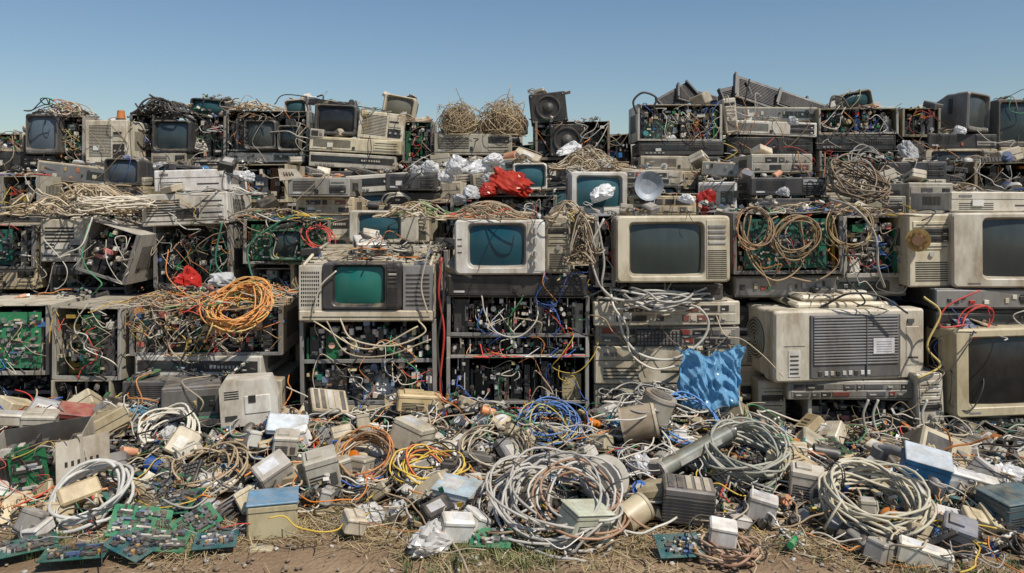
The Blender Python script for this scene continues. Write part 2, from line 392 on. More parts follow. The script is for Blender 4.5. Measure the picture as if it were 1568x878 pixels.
def board(w, h, col=None, dens=1.):
    """lies in XY, components towards +Z"""
    mb = MB(); col = col or pk(GREEN)
    mb.box(-w / 2, w / 2, -h / 2, h / 2, 0, .002, PCB, col)
    for _ in range(int(w * h * 1300 * dens) + 4):
        x = U(-w / 2 + .01, w / 2 - .02); y = U(-h / 2 + .01, h / 2 - .02); k = R.random()
        if k < .45:
            a, b = U(.008, .03), U(.008, .018); 
            if R.random() < .5: a, b = b, a
            mb.box(x, min(w / 2, x + a), y, min(h / 2, y + b), .002, .002 + U(.003, .007), PLA, jt((.03, .03, .035), .4))
        elif k < .65: mb.cyl((x, y, .002), (x, y, U(.01, .022)), U(.003, .007), PLA, pk([(.05, .05, .08), (.08, .1, .2), (.5, .5, .5), (.5, .3, .1)]), 8)
        elif k < .85: mb.box(x, x + U(.01, .05) if x < w / 2 - .05 else x + .01, y, y + .008, .002, U(.008, .014), PLA, pk([(.6, .59, .55), (.05, .05, .05), (.1, .16, .3), (.6, .55, .4)]))
        else: mb.box(x, x + .014, y, y + .014, .002, .014, MET, (.4, .4, .4))
    return mb

def chassis(w=.5, h=.3, d=.35, col=None, rows=1, pal='mix', dens=1., green=0, top=True, wires=6):
    mb = MB(); col = col or pk(BG); t = .004
    fc = pk([(.35, .34, .31), col, (.2, .2, .2)])
    mb.box(-w / 2, -w / 2 + t, 0.005, d, 0, h, PLA, tuple(x * .85 for x in col)); mb.box(w / 2 - t, w / 2, 0.005, d, 0, h, PLA, tuple(x * .85 for x in col))
    mb.box(-w / 2 + t, w / 2 - t, d - t, d, 0, h, PLA, (.08, .08, .08))
    if top: mb.box(-w / 2 + t, w / 2 - t, .01, d - t, h - t, h, PLA, tuple(x * .9 for x in col))
    for s_ in (-1, 1): mb.box(s_ * (w / 2 - .008) - .009, s_ * (w / 2 - .008) + .009, -.002, .012, 0, h + .002, PLA, fc, .002); sideslits(mb, s_ * w / 2, d * .2, d * .8, h * .25, h * .75, 16)
    rh = h / rows
    for r_ in range(rows):
        z0 = r_ * rh
        mb.box(-w / 2 + .006, w / 2 - .006, 0, d - t * 2, z0, z0 + .006, MET, (.3, .3, .28))
        mb.box(-w / 2 + .018, w / 2 - .018, -.001, .006, z0 + .0, z0 + U(.012, .022), PLA, fc, .001)
        x = -w / 2 + .02
        while x < w / 2 - .03:
            cw = U(.006, .05) if R.random() < .6 else U(.04, .11); cw = min(cw, w / 2 - .02 - x); hh = rh * U(.55, .93); y = U(.02, .11)
            if pal in ('dark', 'rack'): m_, c_ = (PLA, jt(pk(DK), .4)) if R.random() < .8 else comp()
            elif R.random() < .16: m_, c_ = PCB, jt(pk(GREEN))
            else: m_, c_ = comp()
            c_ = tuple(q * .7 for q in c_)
            mb.box(x, x + cw * .9, y, d * .8, z0 + .006, z0 + hh, m_, c_, .001)
            x += cw + U(0, .008)
        for _ in range(int(w * rh * 1000 * dens)):
            x = U(-w / 2 + .02, w / 2 - .04); z = U(z0 + .015, z0 + rh - .03); a, b = U(.004, .03), U(.004, .035); y = U(.0, .09)
            if R.random() < .2: a *= 2
            m_, c_ = comp()
            if pal == 'dark' and R.random() < .5: m_, c_ = PLA, jt(pk(DK), .5)
            if pal == 'rack':
                a *= .6; b *= .6
                if R.random() < .25: a, b = .004, U(.03, .08)
                q = R.random()
                if q < .22: m_, c_ = PLA, jt(pk(WHT))
                elif q < .28: m_, c_ = PLA, pk([(.04, .2, .5), (.6, .45, .06), (.03, .3, .12), (.5, .05, .03)])
                elif q < .55: m_, c_ = PLA, jt(pk(DK), .5)
            if pal == 'hot' and R.random() < .3: m_, c_ = PLA, jt(pk([(.6, .54, .4), (.65, .45, .1), (.55, .06, .03), (.66, .63, .55), (.5, .3, .12)]))
            if R.random() < .18: mb.cyl((x, y, z), (x, y + .03, z), min(a, b) * .6 + .003, m_, c_, 8)
            else: mb.box(x, x + a, y, y + U(.02, .06), z, min(z + b, z0 + rh - .005), m_, c_)
    if green:
        g = board(w * green, h * .8, pk(GREEN), 1.2); mb.merge(g, TR(U(-.1, .1) * w, .006, h / 2, math.pi / 2, 0, 0))
    for _ in range(wires):
        x = U(-w * .45, w * .4); z = U(h * .4, h * .95); P = [(x, U(-.01, .02), z)]
        for k in range(R.randrange(3, 6)): x += U(-.07, .09); z += U(-.1, .05); P.append((max(-w / 2, min(w / 2, x)), U(-.035, .01), max(.01, min(h, z))))
        mb.tube(cat(P, 5), U(.0013, .0028), jt(pk(WIRE + (HOT * 3 if pal == 'hot' else HOT[:2]) + ([(.03, .12, .5)] * 6 + [(.6, .04, .03)] * 4 if pal == 'rack' else []))), 5)
    return mb

def crumple(a, b, c, col, mat=BAG, nu=28, nv=20, amp=.42):
    mb = MB(); s0 = Vector((U(0, 50), U(0, 50), U(0, 50))); V = []; F = []
    k3 = [Vector((R.gauss(0, 1), R.gauss(0, 1), R.gauss(0, 1))).normalized() for _ in range(9)]; lim = [U(.62, .98) for _ in k3]
    for j in range(nv + 1):
        for i in range(nu):
            th = math.pi * j / nv; ph = 2 * math.pi * i / nu; d = Vector((math.sin(th) * math.cos(ph), math.sin(th) * math.sin(ph), math.cos(th)))
            n_ = abs(noise.noise(d * 1.6 + s0)) * 1.1 + abs(noise.noise(d * 3.6 + s0)) * .8 + abs(noise.noise(d * 8 + s0)) * .3
            k = 1 + amp * (n_ * 2 - .7)
            for q, l in zip(k3, lim):      # random flat facets
                t = d.dot(q)
                if t * k > l: k = l / t + (k - l / t) * .35
            z = d.z * c * k; z = max(z, -c * .45)
            V.append((d.x * a * k, d.y * b * k, z + c * .45))
    for j in range(nv):
        for i in range(nu): q = (i + 1) % nu; F.append((j * nu + i, (j + 1) * nu + i, (j + 1) * nu + q, j * nu + q))
    mb.add(V, F, mat, col); return mb

def drape(w, h, col, nx=48, nz=48):
    """half-filled bag caught on the wall: top at z=h"""
    mb = MB(); s0 = 31.7
    def ridge(u, v, f, s_): return 1 - abs(noise.noise(Vector((u * f + s_, v * f * .9, s_)))) * 2.4
    def side(sgn):
        V = []; F = []
        for j in range(nz + 1):
            v = j / nz
            for i in range(nx + 1):
                u = i / nx * 2 - 1
                wid = .84 + .12 * math.sin(min(1, v * 1.3) * math.pi / 2) + .18 * noise.noise(Vector((s0, v * 4, u > 0)))
                if v < .2: wid += .18 * (1 - v / .2)
                x = u * w / 2 * wid + .015 * noise.noise(Vector((u * 2, v * 4, s0)))
                top = .16 * abs(u) ** 1.5 - .05 + .14 * noise.noise(Vector((u * 3, s0, 0))); bot = .12 * noise.noise(Vector((u * 3, s0 + 7, 0))) - .04
                z = h * (1 - v * (1 + bot)) + h * top * (1 - v) ** 2
                f = ridge(u + v * .6, v, 2.0, s0) * .034 + ridge(u - v * .5, v, 4.2, s0 + 20) * .018 + ridge(u, v * .6, 8, s0 + 40) * .007
                y = sgn * (.045 * math.sqrt(max(0, 1 - u * u)) * min(1, .25 + v * 1.3)) - (f if sgn < 0 else -f * .3)
                V.append((x, y, z))
        for j in range(nz):
            for i in range(nx): a = j * (nx + 1) + i; F.append((a, a + 1, a + nx + 2, a + nx + 1))
        mb.add(V, F, BAG, col)
    side(-1); side(1); return mb

def speaker(w=.28, h=.26, d=.18):
    mb = MB(); c = (.02, .02, .022); mb.box(-w / 2, w / 2, 0, d, 0, h, PLA, c, .006)
    def ring(r, y): return [(math.cos(a) * r, y, h / 2 + math.sin(a) * r) for a in np.linspace(0, 2 * math.pi, 32, endpoint=False)]
    r = min(w, h) * .42
    mb.loft([ring(r, -.001), ring(r * .97, -.012), ring(r * .86, -.012), ring(r * .82, -.002), ring(r * .4, .035)], PLA, (.05, .05, .05))
    mb.loft([ring(r * .42, -.003), ring(r * .3, -.015), ring(r * .1, -.022), ring(.001, -.023)], PLA, (.08, .08, .08))
    for a in range(4):
        x = (w / 2 - .018) * (1 if a % 2 else -1); z = h / 2 + (h / 2 - .018) * (1 if a // 2 else -1); mb.cyl((x, -.005, z), (x, 0, z), .006, MET, (.5, .5, .5), 8)
    return mb

# ------------------------------------------------------------------ small debris prototypes (sit on z=0)
def cst(mb, x, y, z, col, r=.0028, L=.12):
    h = U(0, 6.28); P = [(x, y, z)]
    for k in range(6): h += U(-.9, .9); x += math.cos(h) * L / 4; y += math.sin(h) * L / 4; P.append((x, y, max(.004, z * .3 + U(0, .015))))
    mb.tube(cat(P, 4), r, col, 5)
def d_adapter():
    mb = MB(); c = pk(WHT + [(.03, .03, .03), (.6, .54, .4), (.3, .3, .3), (.05, .05, .06)]); a, b, h = U(.03, .05), U(.025, .035), U(.03, .05)
    mb.box(-a, a, -b, b, 0, h, PLA, c, .006); mb.box(-a * .6, a * .6, -b * .6, b * .6, h, h + .001, PLA, (.6, .6, .6) if c[0] < .4 else (.2, .2, .2))
    for s_ in (-1, 1): mb.box(a, a + .018, s_ * .01 - .002, s_ * .01 + .002, h * .5, h * .6 + .003, MET, (.7, .6, .35))
    cst(mb, -a, 0, h * .4, c); return mb
def d_box():
    mb = MB(); c = pk(BG + WHT + GR + DK[:3]); a, b, h = U(.03, .08), U(.025, .06), U(.025, .07)
    mb.box(-a, a, -b, b, 0, h, PLA, c, .005); mb.box(-a - .001, a + .001, -b - .001, b + .001, h * .48, h * .52, PLA, (.05, .05, .05))
    if R.random() < .3:
        for k in range(5): mb.box(-a * .6 + k * a * .25, -a * .6 + k * a * .25 + a * .1, -b * .5, b * .5, h - .001, h + .001, PLA, (.04, .04, .04))
    else: mb.box(-a * .5, a * .4, -b * .4, b * .5, h, h + .0008, PLA, pk([(.6, .6, .58), (.1, .1, .1), (.5, .45, .3)]))
    mb.box(-a * .5, a * .3, -b - .004, -b, h * .2, h * .4, PLA, pk(DK)); return mb
def d_mouse():
    mb = MB(); c = pk([(.6, .58, .5), (.7, .69, .65), (.05, .05, .05)]); V = []; F = []; nu, nv = 14, 7
    for j in range(nv + 1):
        for i in range(nu):
            th = math.pi / 2 * j / nv; ph = 2 * math.pi * i / nu; V.append((math.cos(ph) * .055 * math.cos(th) ** .6, math.sin(ph) * .032 * math.cos(th) ** .6, math.sin(th) * .032 + .002))
    for j in range(nv):
        for i in range(nu): q = (i + 1) % nu; F.append((j * nu + i, j * nu + q, (j + 1) * nu + q, (j + 1) * nu + i))
    mb.add(V, F, PLA, c, True); mb.box(.02, .045, -.001, .001, .015, .032, PLA, (.02, .02, .02)); cst(mb, .055, 0, .01, c, .0022, .2); return mb
def d_board(): return board(U(.06, .16), U(.05, .11), None, 2.)
def d_cap():
    mb = MB(); r = U(.012, .03); L = U(.03, .09); c = pk([(.65, .2, .03), (.55, .5, .4), (.04, .04, .04), (.04, .14, .45), (.5, .5, .48), (.68, .66, .6)])
    mb.cyl((-L / 2, 0, r), (L / 2, 0, r), r, PLA, c, 14); mb.cyl((L / 2, 0, r), (L / 2 + .008, 0, r), r * .75, PLA, (.1, .1, .1), 12); mb.cyl((-L / 2 - .012, 0, r), (-L / 2, 0, r), r * .5, MET, (.4, .4, .4), 10); return mb
def d_drive():
    mb = MB(); mb.box(-.05, .05, -.07, .07, 0, .026, MET, (.4, .4, .4), .002); mb.box(-.045, .045, -.06, .03, .026, .028, MET, (.6, .6, .6), .001); mb.box(-.03, .03, -.04, 0, .028, .029, PLA, (.7, .7, .68))
    for k in range(6): mb.box(-.04 + .014 * k, -.033 + .014 * k, .045, .06, .026, .032, PLA, (.03, .03, .03))
    return mb
def d_shard():
    mb = MB(); a, b = U(.03, .08), U(.02, .06); c = pk(BG + DK + WHT + [(.6, .6, .62), (.06, .2, .5), (.5, .06, .04)]); k = U(.2, .9)
    t = .003; V = [(-a, -b, 0), (a, -b * k, 0), (a * k, b, .01), (-a * .8, b * .8, .02), (-a, -b, t), (a, -b * k, t), (a * k, b, .01 + t), (-a * .8, b * .8, .02 + t)]
    mb.add(V, [(3, 2, 1, 0), (4, 5, 6, 7), (0, 1, 5, 4), (1, 2, 6, 5), (2, 3, 7, 6), (3, 0, 4, 7)], PLA, c)
    for i in range(4): mb.box(-a * .5 + i * .012, -a * .5 + i * .012 + .005, -b * .3, b * .3, .004, .018, PLA, c)
    return mb
def d_sink():
    mb = MB(); a = U(.025, .04); c = pk([(.5, .5, .5), (.1, .1, .1)]); mb.box(-a, a, -a, a, 0, .008, MET, c)
    for k in range(9): x = -a + k * a / 4.2; mb.box(x, x + .002, -a, a, .008, .035, MET, c)
    return mb
def d_fan():
    mb = MB(); a = .04
    for s_ in (-1, 1): mb.box(s_ * a - .004, s_ * a + .004, -a, a, 0, .025, PLA, (.03, .03, .03)); mb.box(-a, a, s_ * a - .004, s_ * a + .004, 0, .024, PLA, (.03, .03, .03))
    mb.cyl((0, 0, 0), (0, 0, .022), .016, PLA, (.06, .06, .06), 12)
    for k in range(7): q = MB(); q.box(.014, .037, -.008, .008, .01, .012, PLA, (.05, .05, .05)); mb.merge(q, TR(0, 0, 0, .5, 0, k * .9))
    return mb
def d_plug():
    mb = MB(); c = pk([(.68, .67, .63), (.03, .03, .03), (.62, .2, .03), (.62, .58, .5)]); mb.box(-.02, .02, -.012, .012, 0, .022, PLA, c, .004); mb.cyl((.02, 0, .011), (.045, 0, .011), .007, PLA, c, 8, .004)
    mb.box(-.035, -.02, -.008, .008, .004, .017, MET, (.6, .6, .6)); cst(mb, .045, 0, .01, c, .003, .22); return mb
def d_keys():
    mb = MB(); c = pk(BG + DK); mb.box(-.12, .12, -.05, .05, 0, .014, PLA, c, .003)
    for i in range(13):
        for j in range(5): mb.box(-.113 + i * .0175, -.099 + i * .0175, -.044 + j * .018, -.03 + j * .018, .014, .022, PLA, jt(c if c[0] > .1 else (.1, .1, .1), .1), .002)
    return mb
def d_crump(): return crumple(U(.02, .045), U(.02, .045), U(.015, .03), pk([(.76, .77, .78), (.7, .7, .7), (.74, .74, .74), (.12, .36, .66), (.65, .62, .55)]), BAG, 16, 11)
def d_bits():
    mb = MB()
    for _ in range(22):
        m_, c_ = comp(); x, y = U(-.08, .08), U(-.08, .08); q = MB(); q.box(-U(.003, .018), U(.003, .018), -U(.003, .009), U(.003, .009), 0, U(.003, .012), m_, c_); mb.merge(q, TR(x, y, U(0, .006), U(-.6, .6), U(-.6, .6), U(0, 6)))
    return mb
def d_coil(): return coil(U(.035, .06), 5, .015, .0025, WIRE, .18, 1., 1, 5)
def d_lbox():
    mb = MB(); c = pk(BG + WHT); a, b, h = U(.05, .09), U(.04, .07), U(.04, .08)
    mb.box(-a, a, -b, b, 0, h, PLA, c, .006); mb.box(-a * .8, a * .2, -b - .002, -b + .002, h * .2, h * .8, PLA, (.03, .03, .03)); mb.box(a * .4, a * .8, -b - .004, -b, h * .3, h * .6, PLA, (.3, .3, .28), .001)
    mb.box(-a * .3, a * .5, -b * .5, b * .2, h, h + .0012, PLA, (.6, .59, .55))
    return mb
LIB = []
for f, n, wgt in ((d_adapter, 8, 8), (d_box, 14, 8), (d_mouse, 3, 2.5), (d_board, 8, 5), (d_cap, 10, 6), (d_drive, 2, 3), (d_shard, 14, 10), (d_sink, 3, 2), (d_fan, 2, 2), (d_plug, 8, 8), (d_keys, 3, 1.4), (d_crump, 8, 7), (d_bits, 12, 24), (d_coil, 6, 4), (d_lbox, 8, 2)):
    for _ in range(n): LIB.append((f(), wgt / n))
LW = [w for _, w in LIB]
def junk(mb, x, y, z, s=1., tilt=.5):
    p = R.choices(LIB, LW)[0][0]
    mb.merge(p, TR(x, y, z, U(-tilt, tilt), U(-tilt, tilt), U(0, 6.28), s * U(.75, 1.25)), U(.6, 1.12))

# ------------------------------------------------------------------ layout
CH = 1.2
TY = {'A': 3.75, 'B': 4.6, 'M': 5.2, 'C': 6.0}       # distance of each terrace of the heap
def el(t, u, v, dy=0):                                # elevation grid of a terrace -> metres
    D = TY[t] + dy; s = D / 1220; return (u - 784) * s, D, CH - (v - 300) * s
TOPS = []
FILL = {}
def lib_fill():
    FILL['desk'] = [desktop(.5, .14, .4).mesh('desktop_computer') for _ in range(14)] + [desktop(.5, .12, .4, pk(DK), k).mesh('desktop_computer') for k in (0, 2, 3, 4, 5, 6, 0)]
    FILL['chas'] = [chassis(.5, .26, .35, None, pk([1, 1, 2]), pk(['mix', 'dark', 'mix', 'hot']), .8).mesh('open_computer_chassis') for _ in range(8)]
    FILL['crt'] = [crt(.42, .36, .4, pk(BG + DK), pk([(.02, .05, .055), (.03, .035, .035), (.02, .07, .08)]), panel=pk([None, 'strip']), m=pk([(.1, .1, .1, .14), (.12, .22, .1, .12)])).mesh('crt_monitor') for _ in range(8)]
    FILL['tow'] = [tower().mesh('computer_tower') for _ in range(5)]
lib_fill()
NOM = {'desk': (.5, .14, .4), 'chas': (.5, .26, .35), 'crt': (.42, .36, .4), 'tow': (.2, .42, .42)}
NAME = {'desk': 'desktop_computer', 'chas': 'open_computer_chassis', 'crt': 'crt_monitor', 'tow': 'computer_tower'}
def stack(xc, w, y, z0, z1, yaw=0, d=.4, wild=0.):
    z = z0
    while z < z1 - .04:
        rem = z1 - z
        k = R.choices(['desk', 'chas', 'crt', 'tow'], [6, 2, 2.8 if rem > .25 else 0, .8 if rem > .3 else 0])[0]
        h = {'desk': U(.09, .17), 'chas': U(.16, .28), 'crt': U(.26, .36), 'tow': U(.3, .4)}[k]
        if h > rem: h = rem; k = 'desk' if h < .18 else 'chas'
        nw, nh, nd = NOM[k]; ww = w * U(.82, 1.02); jx = U(-.03, .03)
        if k == 'tow':
            for q in (-.25, .25): put(pk(FILL[k]), NAME[k], TR(xc + q * ww, y + U(-.03, .03), z, 0, U(-.03, .03), yaw + U(-.08, .08), (ww * .48 / nw, d / nd, h / nh)))
        else:
            top = rem - h < .1
            ro = U(-.07, .07) * wild * (1.8 if top else 1)
            put(pk(FILL[k]), NAME[k], TR(xc + jx, y + U(-.06, .04), z, U(-.02, .02), ro, yaw + U(-.08, .08) + wild * U(-.22, .22), (ww / nw, d / nd, h / nh)))
        z += h
    TOPS.append((xc - w / 2, xc + w / 2, y, y + d, z))
def row(y, x0, x1, zf, z0=0., d=.4, var=.1, wild=1.):
    x = x0
    while x < x1:
        w = U(.36, .62); stack(x + w / 2, w, y + U(-.08, .08), z0, zf(x + w / 2) + U(-var, var), U(-.12, .12), d, wild); x += w + U(.0, .06)
def it(t, f, name, u0, u1, v0, v1, dy=0, d=.4, yaw=0, roll=0, pitch=0, sup=0, **kw):
    xa, D, zb = el(t, u0, v1, dy); xb, _, za = el(t, u1, v0, dy); w, h = xb - xa, za - zb
    mb = f(w=w, h=h, d=d, **kw)
    mb.obj(name, TR((xa + xb) / 2, D, zb, pitch, roll + U(-.012, .012), yaw + U(-.04, .04)))
    TOPS.append((xa, xb, D, D + d, za))
    if sup: stack((xa + xb) / 2, w, D + .03, 0, zb - (.055 if kw.get('stand') else 0), yaw, d)
    return (xa + xb) / 2, D, zb

DT, CH_, TW, CM = 'desktop_computer', 'open_computer_chassis', 'computer_tower', 'crt_monitor'
# ---- front terrace (A)
it('A', chassis, 'circuit_board_rack', -70, 74, 468, 575, green=.8, sup=1, wires=12, pal='mix', dy=.08)
it('A', chassis, CH_, 78, 186, 472, 582, green=.25, sup=1, wires=14, pal='mix', d=.45, yaw=-.05, col=(.5, .46, .37))
it('A', chassis, CH_, 200, 430, 462, 545, dy=.02, pal='hot', sup=0, wires=40, dens=1.7, top=False, d=.5)
it('A', desktop, DT, 204, 400, 545, 583, style=2, col=(.55, .53, .48), d=.45)
it('A', desktop, DT, 188, 330, 584, 622, dy=-.12, style=0, col=(.12, .13, .15), yaw=.1)
it('A', desktop, DT, 250, 336, 592, 645, dy=-.24, style=4, col=(.2, .2, .21), yaw=.3)
it('A', desktop, DT, 204, 430, 583, 690, style=3, d=.45)
# column with terminal
it('A', chassis, 'equipment_rack', 460, 668, 492, 620, rows=2, pal='mix', wires=14, dens=1.2, col=(.4, .37, .3))
it('A', desktop, DT, 460, 668, 620, 690, style=3)
x, D, z = el('A', 563, 490)
S = 3.75 / 1220
tb = MB(); w, h = 205 * S, 84 * S; bc = (.60, .53, .38)
tb.box(-w / 2, w / 2, .02, .5, 0, .012, PLA, bc, .003); tb.box(-w / 2, -w / 2 + .006, .01, .5, 0, h, PLA, bc); tb.box(w / 2 - .006, w / 2, .01, .5, 0, h, PLA, bc)
tb.box(-w / 2 + .006, w / 2 - .006, .49, .5, 0, h + .07, PLA, bc)
tb.box(-w / 2, w / 2, -.004, .03, 0, .05, PLA, bc, .006); tb.box(-w / 2 + .02, w / 2 - .02, -.006, .0, .018, .022, PLA, (.05, .05, .05))
tb.box(-w / 2, -w / 2 + .11, 0, .02, .05, h, PLA, (.56, .52, .42), .003)
grille(tb, -w / 2 + .012, -w / 2 + .1, .07, h - .02, 9, 9)
cr = crt(.37, .22, .35, (.035, .037, .042), (.01, .13, .105), (.16, .24, .1, .14), 'strip'); tb.merge(cr, TR(-.02, -.012, .052))
tb.box(.17, w / 2 - .004, .0, .02, .05, h, MET, (.4, .4, .4), .002)
for k in range(8): tb.box(.185, w / 2 - .02, -.002, 0, .07 + k * .02, .078 + k * .02, PLA, (.03, .03, .03))
for k in range(60): m_, c_ = comp(); q = (U(-w / 2 + .02, w / 2 - .08), U(.03, .42)); tb.box(q[0], q[0] + U(.02, .08), q[1], q[1] + U(.02, .08), .02, h + U(-.04, .01) + q[1] * .16, PLA if R.random() < .6 else m_, pk(BG) if R.random() < .6 else c_, .002)
for a in range(7): tb.box(-w / 2 + .006, w / 2 - .006, .05 + a * .065, .058 + a * .065, h + a * .01 - .004, h + a * .01 + .006, PLA, jt(bc), .001)
for sx in (-1, 1): tb.tube([(sx * w * .47, .02, h + .0), (sx * w * .47, .25, h + .05), (sx * w * .46, .48, h + .075)], .008, bc, 6, PLA)
tangle(tb, 0, .25, h + .02, .28, .2, .05, 16, TAN + WIRE, .003)
tb.obj('computer_terminal', TR(x, D - .04, z)); TOPS.append((x - w / 2, x + w / 2, D + .05, D + .45, z + h + .02))
it('A', desktop, 'telephone_set', 545, 592, 372, 392, dy=.16, d=.16, style=4, col=(.66, .63, .55), yaw=.3, pitch=.25)
stack(el('A', 563, 0)[0], .62, 4.3, 0, .9)
# dark card rack column
it('A', chassis, 'equipment_rack', 684, 902, 455, 516, rows=1, pal='rack', wires=10, dens=2.4, col=(.16, .16, .16), d=.5)
it('A', chassis, 'equipment_rack', 684, 902, 516, 548, rows=1, pal='rack', wires=12, dens=2.4, col=(.3, .28, .24), d=.5)
it('A', chassis, 'equipment_rack', 684, 902, 548, 690, rows=2, pal='rack', wires=20, dens=.9, col=(.16, .16, .16), d=.5)
it('A', desktop, 'video_recorder', 685, 900, 422, 454, dy=-.02, style=0, col=(.03, .03, .032))
it('A', crt, 'portable_television', 696, 835, 337, 421, dy=-.05, d=.35, col=(.72, .71, .67), scr=(.006, .065, .095), m=(.17, .24, .11, .17), panel='knobs', yaw=.03)
it('A', tower, TW, 836, 874, 331, 419, dy=-.03, col=(.55, .5, .35), d=.35)
# column with beige monitor
it('A', desktop, DT, 909, 1134, 462, 499, style=5, col=(.53, .48, .36))
it('A', desktop, 'rack_keyboard_unit', 911, 1132, 499, 531, dy=.02, style=5, col=(.25, .24, .21))
kb = MB(); kb.box(-.11, .11, -.006, .0, 0, .075, PLA, (.03, .03, .033), .003)
for i in range(12):
    for j in range(4): kb.box(-.1 + i * .0168, -.088 + i * .0168, -.012, -.005, .008 + j * .016, .02 + j * .016, PLA, (.1, .1, .105), .001)
kb.obj('keypad', TR(*el('A', 1008, 530, .0)))
it('A', desktop, DT, 910, 1080, 531, 588, style=6, col=(.58, .52, .38))
it('A', tower, TW, 1082, 1134, 531, 620, dy=.02)
it('A', desktop, DT, 910, 1080, 588, 625, dy=.01, style=5, col=(.3, .28, .24))
it('A', desktop, DT, 909, 1134, 625, 690, style=3)
it('A', crt, CM, 944, 1119, 331, 433, dy=-.05, d=.45, col=(.64, .57, .39), scr=(.035, .05, .05), m=(.13, .25, .13, .13), panel='strip', yaw=-.02)
stack(el('A', 1045, 0, -.02)[0], .5, 3.8, el('A', 0, 462)[2], el('A', 0, 434)[2])
it('A', chassis, 'metal_shelf', 912, 942, 330, 440, dy=.05, pal='dark', col=(.35, .36, .38))
# big vented terminal
x, D, z = el('A', 1300, 582); vb = MB(); w, h = 245 * S, 108 * S; bc = (.60, .53, .37)
vb.loft([rr_(0, h / 2, w - .02, h - .02, .012, 0), rr_(0, h / 2, w, h, .015, .012), rr_(0, h / 2, w, h, .015, .1), rr_(0, h / 2 - .002, w * .975, h * .97, .02, .11), rr_(0, h / 2, w * .97, h * .97, .02, .34), rr_(0, h * .45, w * .7, h * .7, .03, .55)], PLA, bc, True, True)
vb.box(-w * .27, w * .33, -.008, .01, h * .05, h * .94, PLA, (.12, .12, .125), .004)
for k in range(17): zz = h * (.24 + .041 * k); vb.box(-w * .25, w * .31, -.014, -.006, zz, zz + h * .021, PLA, (.2, .21, .23), .001)
vb.box(w * .095, w * .1, -.016, -.008, h * .06, h * .93, PLA, (.1, .1, .1))
for k in range(9): vb.box(-w * .22 + k * .03, -w * .22 + k * .03 + .018, -.012, 0, h * .09, h * .15, PLA, (.6, .6, .56) if k % 3 else (.03, .03, .03), .001)
vb.box(w * .14, w * .28, -.0165, -.012, h * .38, h * .6, PLA, (.66, .67, .7)); vb.box(-w * .41, -w * .33, -.003, .01, h * .08, h * .45, PLA, (.66, .65, .6)); 
for k in range(5): vb.box(-w * .4, -w * .345, -.005, 0, h * (.12 + .06 * k), h * (.14 + .06 * k), PLA, (.05, .05, .05)); vb.box(w * .16, w * .26, -.0175, -.016, h * (.41 + .035 * k), h * (.415 + .035 * k), PLA, (.15, .15, .3))
vb.box(-w * .44, -w * .3, -.001, .01, h * .5, h * .51, PLA, (.1, .1, .1)); vb.box(w * .37, w * .46, -.003, .008, h * .2, h * .75, PLA, jt(bc, .05), .002)
vb.box(w * .38, w * .45, -.005, .008, h * .3, h * .32, PLA, (.05, .05, .05)); vb.box(w * .38, w * .42, -.008, .008, h * .8, h * .86, PLA, (.1, .1, .1))
vb.cyl((-w * .482, .22, h * .52), (-w * .492, .22, h * .52), .1, PLA, (.12, .12, .11), 24)
for k in range(6): vb.tube([(-w * .496, .22 + math.cos(a) * (.015 + .016 * k), h * .52 + math.sin(a) * (.015 + .016 * k)) for a in np.linspace(0, 6.3, 20)], .003, (.42, .4, .32), 5)
vb.obj('display_terminal', TR(x, D - .02, z, 0, 0, .13)); TOPS.append((x - w / 2, x + w / 2, D + .05, D + .35, z + h - .01))
it('A', desktop, DT, 1205, 1405, 584, 612, dy=-.02, style=5, col=(.3, .29, .26))
it('A', chassis, 'equipment_rack', 1238, 1402, 612, 690, dy=-.0, pal='dark', rows=1, wires=10, col=(.35, .34, .3))
it('A', tower, TW, 1408, 1450, 572, 690, dy=-.05, col=(.62, .57, .44), roll=-.04)
it('A', tower, TW, 1163, 1205, 584, 690, dy=.05, col=(.5, .47, .4))
stack(el('A', 1295, 0)[0], .75, 4.32, 0, .78)
tl = MB(); tl.box(-.24, .24, 0, .3, 0, .03, PLA, (.58, .53, .4), .01); tl.box(-.2, .2, .03, .26, .03, .06, PLA, (.64, .6, .48), .012); tl.box(-.1, .0, .08, .2, .06, .085, PLA, (.1, .1, .1), .004); tl.box(.03, .16, .06, .2, .06, .075, PLA, (.68, .67, .62), .004); slits(tl, -.18, -.02, .062, .064, 3)
tl.obj('printer_cover', TR(x, D + .06, z + h - .006, .04, .01, .15))
# right side monitors
it('A', crt, CM, 1458, 1645, 503, 638, dy=-.06, d=.5, col=(.54, .48, .35), scr=(.012, .013, .014), m=(.14, .1, .12, .14), stand=True, yaw=.1)
it('A', desktop, DT, 1450, 1640, 656, 700, style=3, col=(.1, .1, .1))
it('A', crt, CM, 1462, 1650, 326, 441, dy=.0, d=.5, col=(.64, .57, .4), scr=(.045, .055, .055), m=(.26, .1, .1, .15), yaw=-.05)
it('A', tower, TW, 1392, 1462, 328, 440, dy=.06, col=(.58, .52, .35), d=.3)
it('A', desktop, DT, 1430, 1650, 442, 474, dy=.02, style=4, col=(.05, .055, .07))
it('A', desktop, DT, 1430, 1650, 474, 502, dy=.04, style=2, col=(.04, .045, .05))
yl = MB(); yl.cyl((0, 0, 0), (0, .05, 0), .05, PLA, (.6, .42, .03), 20, .035); yl.cyl((0, -.03, 0), (0, 0, 0), .025, PLA, (.35, .15, .05), 16); yl.cyl((0, -.004, 0), (0, .006, 0), .055, PLA, (.55, .38, .03), 16)
for k in range(10): yl.cyl((math.cos(k * .628) * .038, -.012, math.sin(k * .628) * .038), (math.cos(k * .628) * .038, 0, math.sin(k * .628) * .038), .007, PLA, (.5, .22, .05), 8)
yl.obj('yellow_deflection_yoke', TR(*el('A', 1406, 368), 0, 0, -.5))
